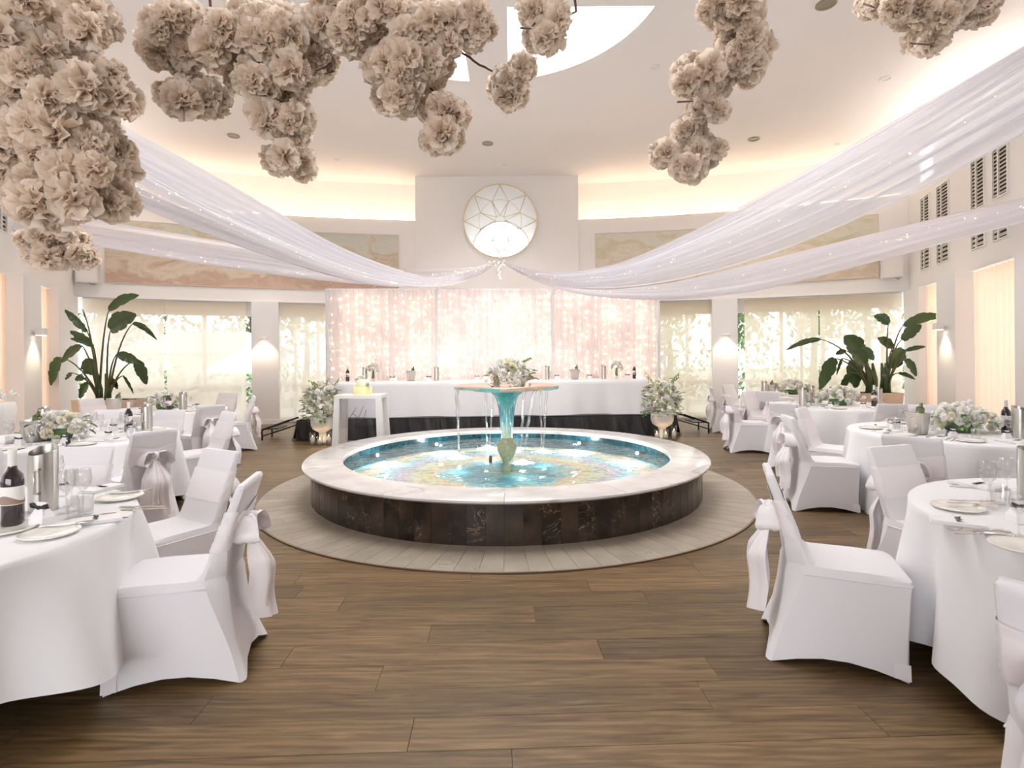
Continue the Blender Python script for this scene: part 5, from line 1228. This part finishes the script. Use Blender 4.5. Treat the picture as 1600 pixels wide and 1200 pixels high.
# ------------------------------------------------------------------ hanging blossom branches
clouds = [
 ('blossom branch massed at the upper left corner', 2.25, [(60, 40, 120, 70), (90, 150, 130, 90), (70, 240, 110, 70), (140, 250, 75, 60), (95, 315, 115, 36)], 66, [(95, 20), (110, 70), (122, 125)], 1.0),
 ('lowest small blossom branch on the left before the wall', 3.2, [(80, 372, 66, 22), (95, 402, 54, 14), (60, 395, 34, 12)], 20, [(80, 330), (78, 356)], .8),
 ('blossom branch left of centre with a long hanging tail', 2.6, [(290, 60, 80, 60), (300, 150, 65, 38), (400, 50, 90, 50), (430, 120, 75, 45), (445, 190, 50, 40), (455, 250, 40, 28)], 62, [(330, 30), (400, 120), (445, 215)], .9),
 ('blossom branch at the top between the two middle tails', 2.7, [(520, 30, 60, 45), (500, 100, 35, 35)], 16, [(520, 0), (510, 80)], .85),
 ('large blossom branch at top centre pointing downward', 2.5, [(600, 40, 90, 55), (700, 40, 80, 50), (640, 105, 65, 50), (625, 155, 38, 25), (690, 175, 38, 26), (695, 212, 32, 24)], 56, [(600, 20), (610, 60), (680, 150)], .9),
 ('single round blossom cluster below the top centre branch', 2.8, [(795, 135, 34, 32), (815, 105, 20, 18)], 9, [(690, 60), (715, 78), (740, 98), (765, 112), (790, 122)], .85),
 ('blossom branch against the skylight opening', 2.5, [(850, 20, 45, 38), (845, 55, 32, 22)], 12, [(900, 22), (870, 30)], .9),
 ('long crooked blossom branch right of the skylight', 2.8, [(1140, 15, 55, 35), (1160, 80, 48, 50), (1100, 120, 55, 36), (1105, 170, 40, 26), (1100, 235, 42, 24), (1040, 240, 30, 20), (1075, 262, 34, 14), (1070, 205, 30, 16)], 48, [(1150, 0), (1140, 90), (1095, 180), (1085, 240)], .9),
 ('blossom branch at the upper right corner', 3.0, [(1380, 8, 50, 16), (1470, 18, 85, 30), (1450, 62, 36, 18), (1530, 2, 40, 14)], 28, [(1480, -10), (1455, 40)], .9)]
rn = random.Random(21)
for lb, dep, els, n, tw, s in clouds:
    base = W(els[0][0], els[0][1] - 60, dep + .3); t = thing('blossom_branch', 'dangling white silk ' + lb, 'blossom branch', base, 0, 'white blossom branches hanging from above')
    tot = sum(e[2] * e[3] for e in els)
    for e in els:
        k_ = max(3, int(round(2.7 * n * e[2] * e[3] / tot)))
        for i in range(k_):
            a = 2.4 * i + rn.random(); rr = sqrt((i + .5) / k_); r_px = .085 * s * 850 / dep
            px = e[0] + max(4, e[2] - r_px * .7) * rr * cos(a); py = e[1] + max(4, e[3] - r_px * .7) * rr * sin(a)
            d = dep + rn.uniform(-.28, .42); p = W(px, py, d)
            put('blossom', BL[rn.randrange(4)], t, p - base, (rn.random() * 6, rn.random() * 6, rn.random() * 6), s * rn.uniform(.55, 1.15))
    pts = ([W(els[0][0] + 10, -420, dep + .3) - base] if len(tw) < 5 else []) + [W(x, y, dep + .12) - base for x, y in tw]
    pts = [pts[0]] + [a.lerp(c_, k / 3) + Vector((.006 * sin(k * 2 + a.x * 9), 0, .004 * k % 3)) for a, c_ in zip(pts[:-1], pts[1:]) for k in (1, 2, 3)]
    MB().tube(pts, [.008 - .004 * k / len(pts) for k in range(len(pts))], 8).obj('branch', M['twig'], t)
    for k in range(4):
        e = rn.choice(els); p = W(e[0] + rn.uniform(-.6, .6) * e[2], e[1] + rn.uniform(-.6, .6) * e[3], dep - .27) - base; q = p + Vector((rn.uniform(-.05, .05), .1, rn.uniform(.03, .09)))
        MB().tube([p, (p + q) / 2 + Vector((.008, 0, 0)), q], [.003, .004, .005], 6).obj('twig', M['twig'], t)

# ------------------------------------------------------------------ paddle-leaf plants
def paddle(b, p0, p1, wd, seed):
    rn_ = random.Random(seed); p0, p1 = Vector(p0), Vector(p1); d = p1 - p0; L_ = d.length; d.normalize()
    s = d.cross(Vector((0, -1, 0))).normalized(); nr = s.cross(d); droop = rn_.uniform(.04, .14) * L_; fold = rn_.uniform(.15, .45)
    n = 15
    def f(u, v):
        hw = wd * .5 * (sin(pi * min(1, v * .93 + .05)) ** .6) * (1 - .25 * v); x = (u - .5) * 2
        notch = 1 - (.16 if int(v * n + seed) % 5 == 0 and abs(x) > .6 else 0)
        p = p0 + d * (L_ * v) + s * (hw * x * notch) + nr * (abs(x) * hw * fold + .008 * sin(v * 22) * abs(x)) + Vector((0, 0, -droop * 4 * (v - .0) * v * .25 + droop * sin(pi * v) * .6))
        return p
    b.grid(f, 9, n)
    b.tube([f(.5, k / 8) - nr * .004 for k in range(9)], [.009 - .0008 * k for k in range(9)], 6, True)
def plant(label, Y, trunks, leaves, seed):
    rn_ = random.Random(seed); t = thing('paddle_leaf_plant', label, 'plant', W(trunks[0][0], trunks[0][1], Y))
    o0 = t.location.copy()
    for i, (bx, by, tx, ty, wd, ti) in enumerate(leaves):
        dy = rn_.uniform(-.45, .35); T0 = W(*trunks[ti], Y) - o0; B = W(bx, by, Y + dy) - o0; Tp = W(tx, ty, Y + dy + rn_.uniform(-.25, .15)) - o0
        b = MB(); paddle(b, B, Tp, wd * Y / 850, seed + i); b.obj('leaf', M['strel'], t)
        ctrl = Vector((T0.x + (B.x - T0.x) * .35, (T0.y + B.y) / 2, T0.z + (B.z - T0.z) * .75 + .1))
        pts = [(1 - k / 10) ** 2 * T0 + 2 * (k / 10) * (1 - k / 10) * ctrl + (k / 10) ** 2 * B for k in range(11)]
        MB().tube(pts, [.022 - .0014 * k for k in range(11)], 8).obj('stem', M['stem'], t)
    for tr in trunks:
        a = W(*tr, Y) - o0; MB().tube([a + Vector((0, 0, -.12)), a + Vector((.01, 0, .25)), a + Vector((-.03, 0, .55))], [.075, .055, .02], 10).obj('trunk', M['strel'], t)
    return t
plant('tall paddle-leaf plant in the planter behind the left tables', 10.5, [(155, 628), (168, 628)],
      [(170, 485, 217, 455, 18, 0), (173, 516, 213, 487, 32, 1), (208, 505, 245, 524, 11, 1), (136, 518, 102, 482, 15, 0), (146, 541, 110, 515, 16, 0), (142, 539, 110, 527, 9, 0), (128, 540, 96, 563, 16, 0),
       (93, 558, 80, 598, 20, 0), (151, 583, 132, 560, 30, 0), (183, 553, 219, 566, 18, 1), (214, 562, 229, 597, 22, 1), (131, 590, 117, 592, 12, 0), (138, 598, 125, 620, 15, 0), (176, 591, 184, 606, 12, 1), (113, 583, 102, 592, 8, 0), (193, 587, 209, 613, 6, 1), (135, 500, 129, 482, 3, 0)], 300)
plant('drooping paddle-leaf plant left in the right planter', 10.7, [(1358, 611), (1366, 611)],
      [(1282, 530, 1229, 542, 10, 0), (1346, 556, 1319, 521, 34, 0), (1304, 560, 1280, 603, 26, 0), (1331, 562, 1337, 603, 32, 0), (1328, 582, 1313, 609, 14, 0), (1345, 544, 1365, 562, 18, 0), (1322, 548, 1306, 552, 10, 0), (1316, 560, 1307, 583, 6, 1), (1352, 570, 1330, 545, 26, 1)], 400)
plant('upright paddle-leaf plant right in the right planter', 10.9, [(1386, 610), (1380, 610)],
      [(1388, 507, 1366, 490, 20, 0), (1412, 508, 1471, 488, 18, 0), (1409, 531, 1439, 504, 22, 0), (1395, 543, 1371, 526, 18, 0), (1390, 574, 1411, 541, 30, 0), (1414, 548, 1446, 540, 8, 0), (1415, 561, 1431, 585, 15, 0), (1404, 583, 1430, 591, 8, 0), (1386, 590, 1377, 584, 7, 1)], 500)
for x, y, w_, lb in ((-7.75, 10.55, 1.15, 'long rendered planter box under the left plant'), (6.95, 10.85, 1.3, 'rendered planter box under the two right plants')):
    t = thing('planter', lb, 'planter', (x, y, 0)); h = .80
    MB().add([(sx_ * w_ / 2 * k, sy_ * .30 * k, z) for z, k in ((0, .9), (h, 1.0), (h, .93), (h - .05, .93)) for sx_, sy_ in ((-1, -1), (1, -1), (1, 1), (-1, 1))],
             [(3, 2, 1, 0)] + [(i * 4 + k, i * 4 + (k + 1) % 4, i * 4 + 4 + (k + 1) % 4, i * 4 + 4 + k) for i in range(3) for k in range(4)]).obj('planter_box', M['planter'], t, False)
    MB().grid(lambda u, v: ((u - .5) * w_ * .93, (v - .5) * .56, h - .02 + .02 * noise.noise(Vector((u * 20, v * 9, 0)))), 40, 14).obj('soil', M['soil'], t)
# white vase at the far left edge
t = thing('floor_vase', 'tall white vase of flowers at the left edge behind the tables', 'vase', (-6.55, 7.0, 0))
MB().lathe([(1e-4, 0), (.12, 0), (.11, .05), (.06, .2), (.07, .55), (.11, .72), (.13, .92), (.12, 1.0), (.11, 1.01), (1e-4, .96)], 32).obj('vase_body', M['urn'], t)
rn = random.Random(4)
for k in range(14): put('small_bloom', RS[k % 2], t, (rn.uniform(-.13, .13), rn.uniform(-.1, .1), 1.0 + rn.random() * .15), (rn.random() * 6, 0, 0), 1.2)

# ------------------------------------------------------------------ wall pieces
def mural(name, x0, x1, label, m):
    b = MB(); arc_slab(b, x0, x1, 3.30, 4.70, .03, .028); o = b.obj(name, M[m], smooth=30); tag(o, label, 'painting')
    b = MB(); arc_slab(b, x0 - .012, x1 + .012, 4.70, 4.712, .036, .034); arc_slab(b, x0 - .012, x1 + .012, 3.288, 3.30, .036, .034); arc_slab(b, x0 - .012, x0, 3.3, 4.7, .036, .034, 3); arc_slab(b, x1, x1 + .012, 3.3, 4.7, .036, .034, 3); b.obj('edge_strip', M['planter'], o, 30)
mural('wall_painting', -9.0, -2.88, 'long pinkish landscape painting on the left of the curved wall', 'paintL')
mural('wall_painting', 2.17, 8.25, 'long pale landscape painting on the right of the curved wall', 'paintR')
for x, lb in ((-6.0, 'small white downlight on the left wall post'), (5.21, 'small white downlight on the right wall post')):
    p = arc(x, .14); t = thing('wall_light', lb, 'wall light', (p[0], p[1], 2.04), -math.asin((x + .2) / AR))
    MB().box(-.05, .05, -.02, 0, .0, .10).obj('back_plate', M['white'], t, False)
    MB().lathe([(.03, .045), (.085, .045), (.11, .0), (.105, .0), (.08, .038), (.03, .04)], 24, (0, -.11, 0)).obj('shade', M['white'], t)
    MB().tube([(0, -.02, .06), (0, -.11, .06)], .012, 8).obj('arm', M['white'], t)
    MB().lathe([(1e-4, .02), (.06, .02)], 16, (0, -.11, 0)).obj('lamp', M['lampglow'], t)
    q = Vector((p[0], p[1] - .10, 2.03)); s = spot('wall_spot', q, (radians(12), 0, 0), 26, radians(105), (1, .80, .58), .03, .7)
for pts, Yc, lb in ((RW, 9.62, 'square white spotlight on the right wall post'), (LW, 9.1, 'square white spotlight on the left wall post')):
    P0, P1 = Vector(pts[0]), Vector(pts[1]); d = (P1 - P0).normalized(); nr = Vector((-d.y, d.x)); nr = nr if nr.dot(Vector((0, 5)) - P0) > 0 else -nr
    tt = (Yc - P0.y) / (P1.y - P0.y); c = P0 + (P1 - P0) * tt + nr * (.22 if pts is RW else .2)
    t = thing('square_spotlight', lb, 'wall light', (c.x, c.y, 1.98), atan2(nr.y, nr.x))
    MB().box(0, .05, -.03, .03, .05, .09).obj('arm', M['white'], t, False); MB().box(.05, .17, -.08, .08, .0, .12).obj('shade', M['white'], t, False)
    MB().box(.055, .165, -.07, .07, -.004, -.001).obj('lamp', M['lampglow'], t, False)
    q = c + nr * .10; spot('wall_spot', (q.x, q.y, 1.96), (0, 0, 0), 22, radians(100), (1, .78, .52), .03, .7)
for x, lb in ((8.45, 'small white loudspeaker in the right upper corner'), (-9.25, 'small white loudspeaker in the left upper corner')):
    p = arc(x, .0); t = thing('wall_speaker', lb, 'speaker', (p[0], p[1] - .02, 3.25), .4 * (1 if x < 0 else -1))
    MB().box(-.19, .19, -.22, 0, 0, .42).obj('cabinet', M['post'], t, False); MB().box(-.17, .17, -.228, -.221, .02, .40).obj('grille', M['wall'], t, False)
    MB().tube([(.05, -.2, -.01), (.1, -.22, -.05), (.14, -.12, -.02)], .006, 6).obj('cable', M['blackmetal'], t)
for px, py, r, lb in ((365, 212, .12, 'recessed downlight at the left of the ceiling'), (762, 224, .12, 'recessed downlight in the middle of the ceiling'), (1178, 217, .12, 'recessed downlight at the right of the ceiling'), (1291, 6, .13, 'larger recessed downlight near the upper right blossoms'),
                  (527, 249, .06, 'small ceiling sprinkler left of centre'), (788, 257, .06, 'small ceiling sprinkler above the round window'), (1024, 104, .07, 'small ceiling sprinkler beside the crooked blossom branch'), (1384, 122, .09, 'ceiling sprinkler above the right swag'), (1308, 225, .06, 'small ceiling sprinkler at the far right'), (790, 180, .06, 'small ceiling sprinkler below the blossom cluster')):
    p = WZ(px, py, CEIL); t = thing('ceiling_fitting', lb, 'downlight' if r > .1 else 'sprinkler', (p.x, p.y, CEIL))
    MB().lathe([(r, 0), (r * 1.02, -.012), (r * .8, -.016), (r * .75, 0)], 28).obj('trim_ring', M['lamp_rim'] if r > .1 else M['ceil'], t)
    if r > .1: spot('downlight_beam', (p.x, p.y, CEIL - .03), (0, 0, 0), 130, radians(120), (1, .93, .86), .08, .8)
    MB().lathe([(1e-4, -.004), (r * .76, -.004)], 24).obj('lens', M['lamp_rim'] if r > .1 else M['post'], t)
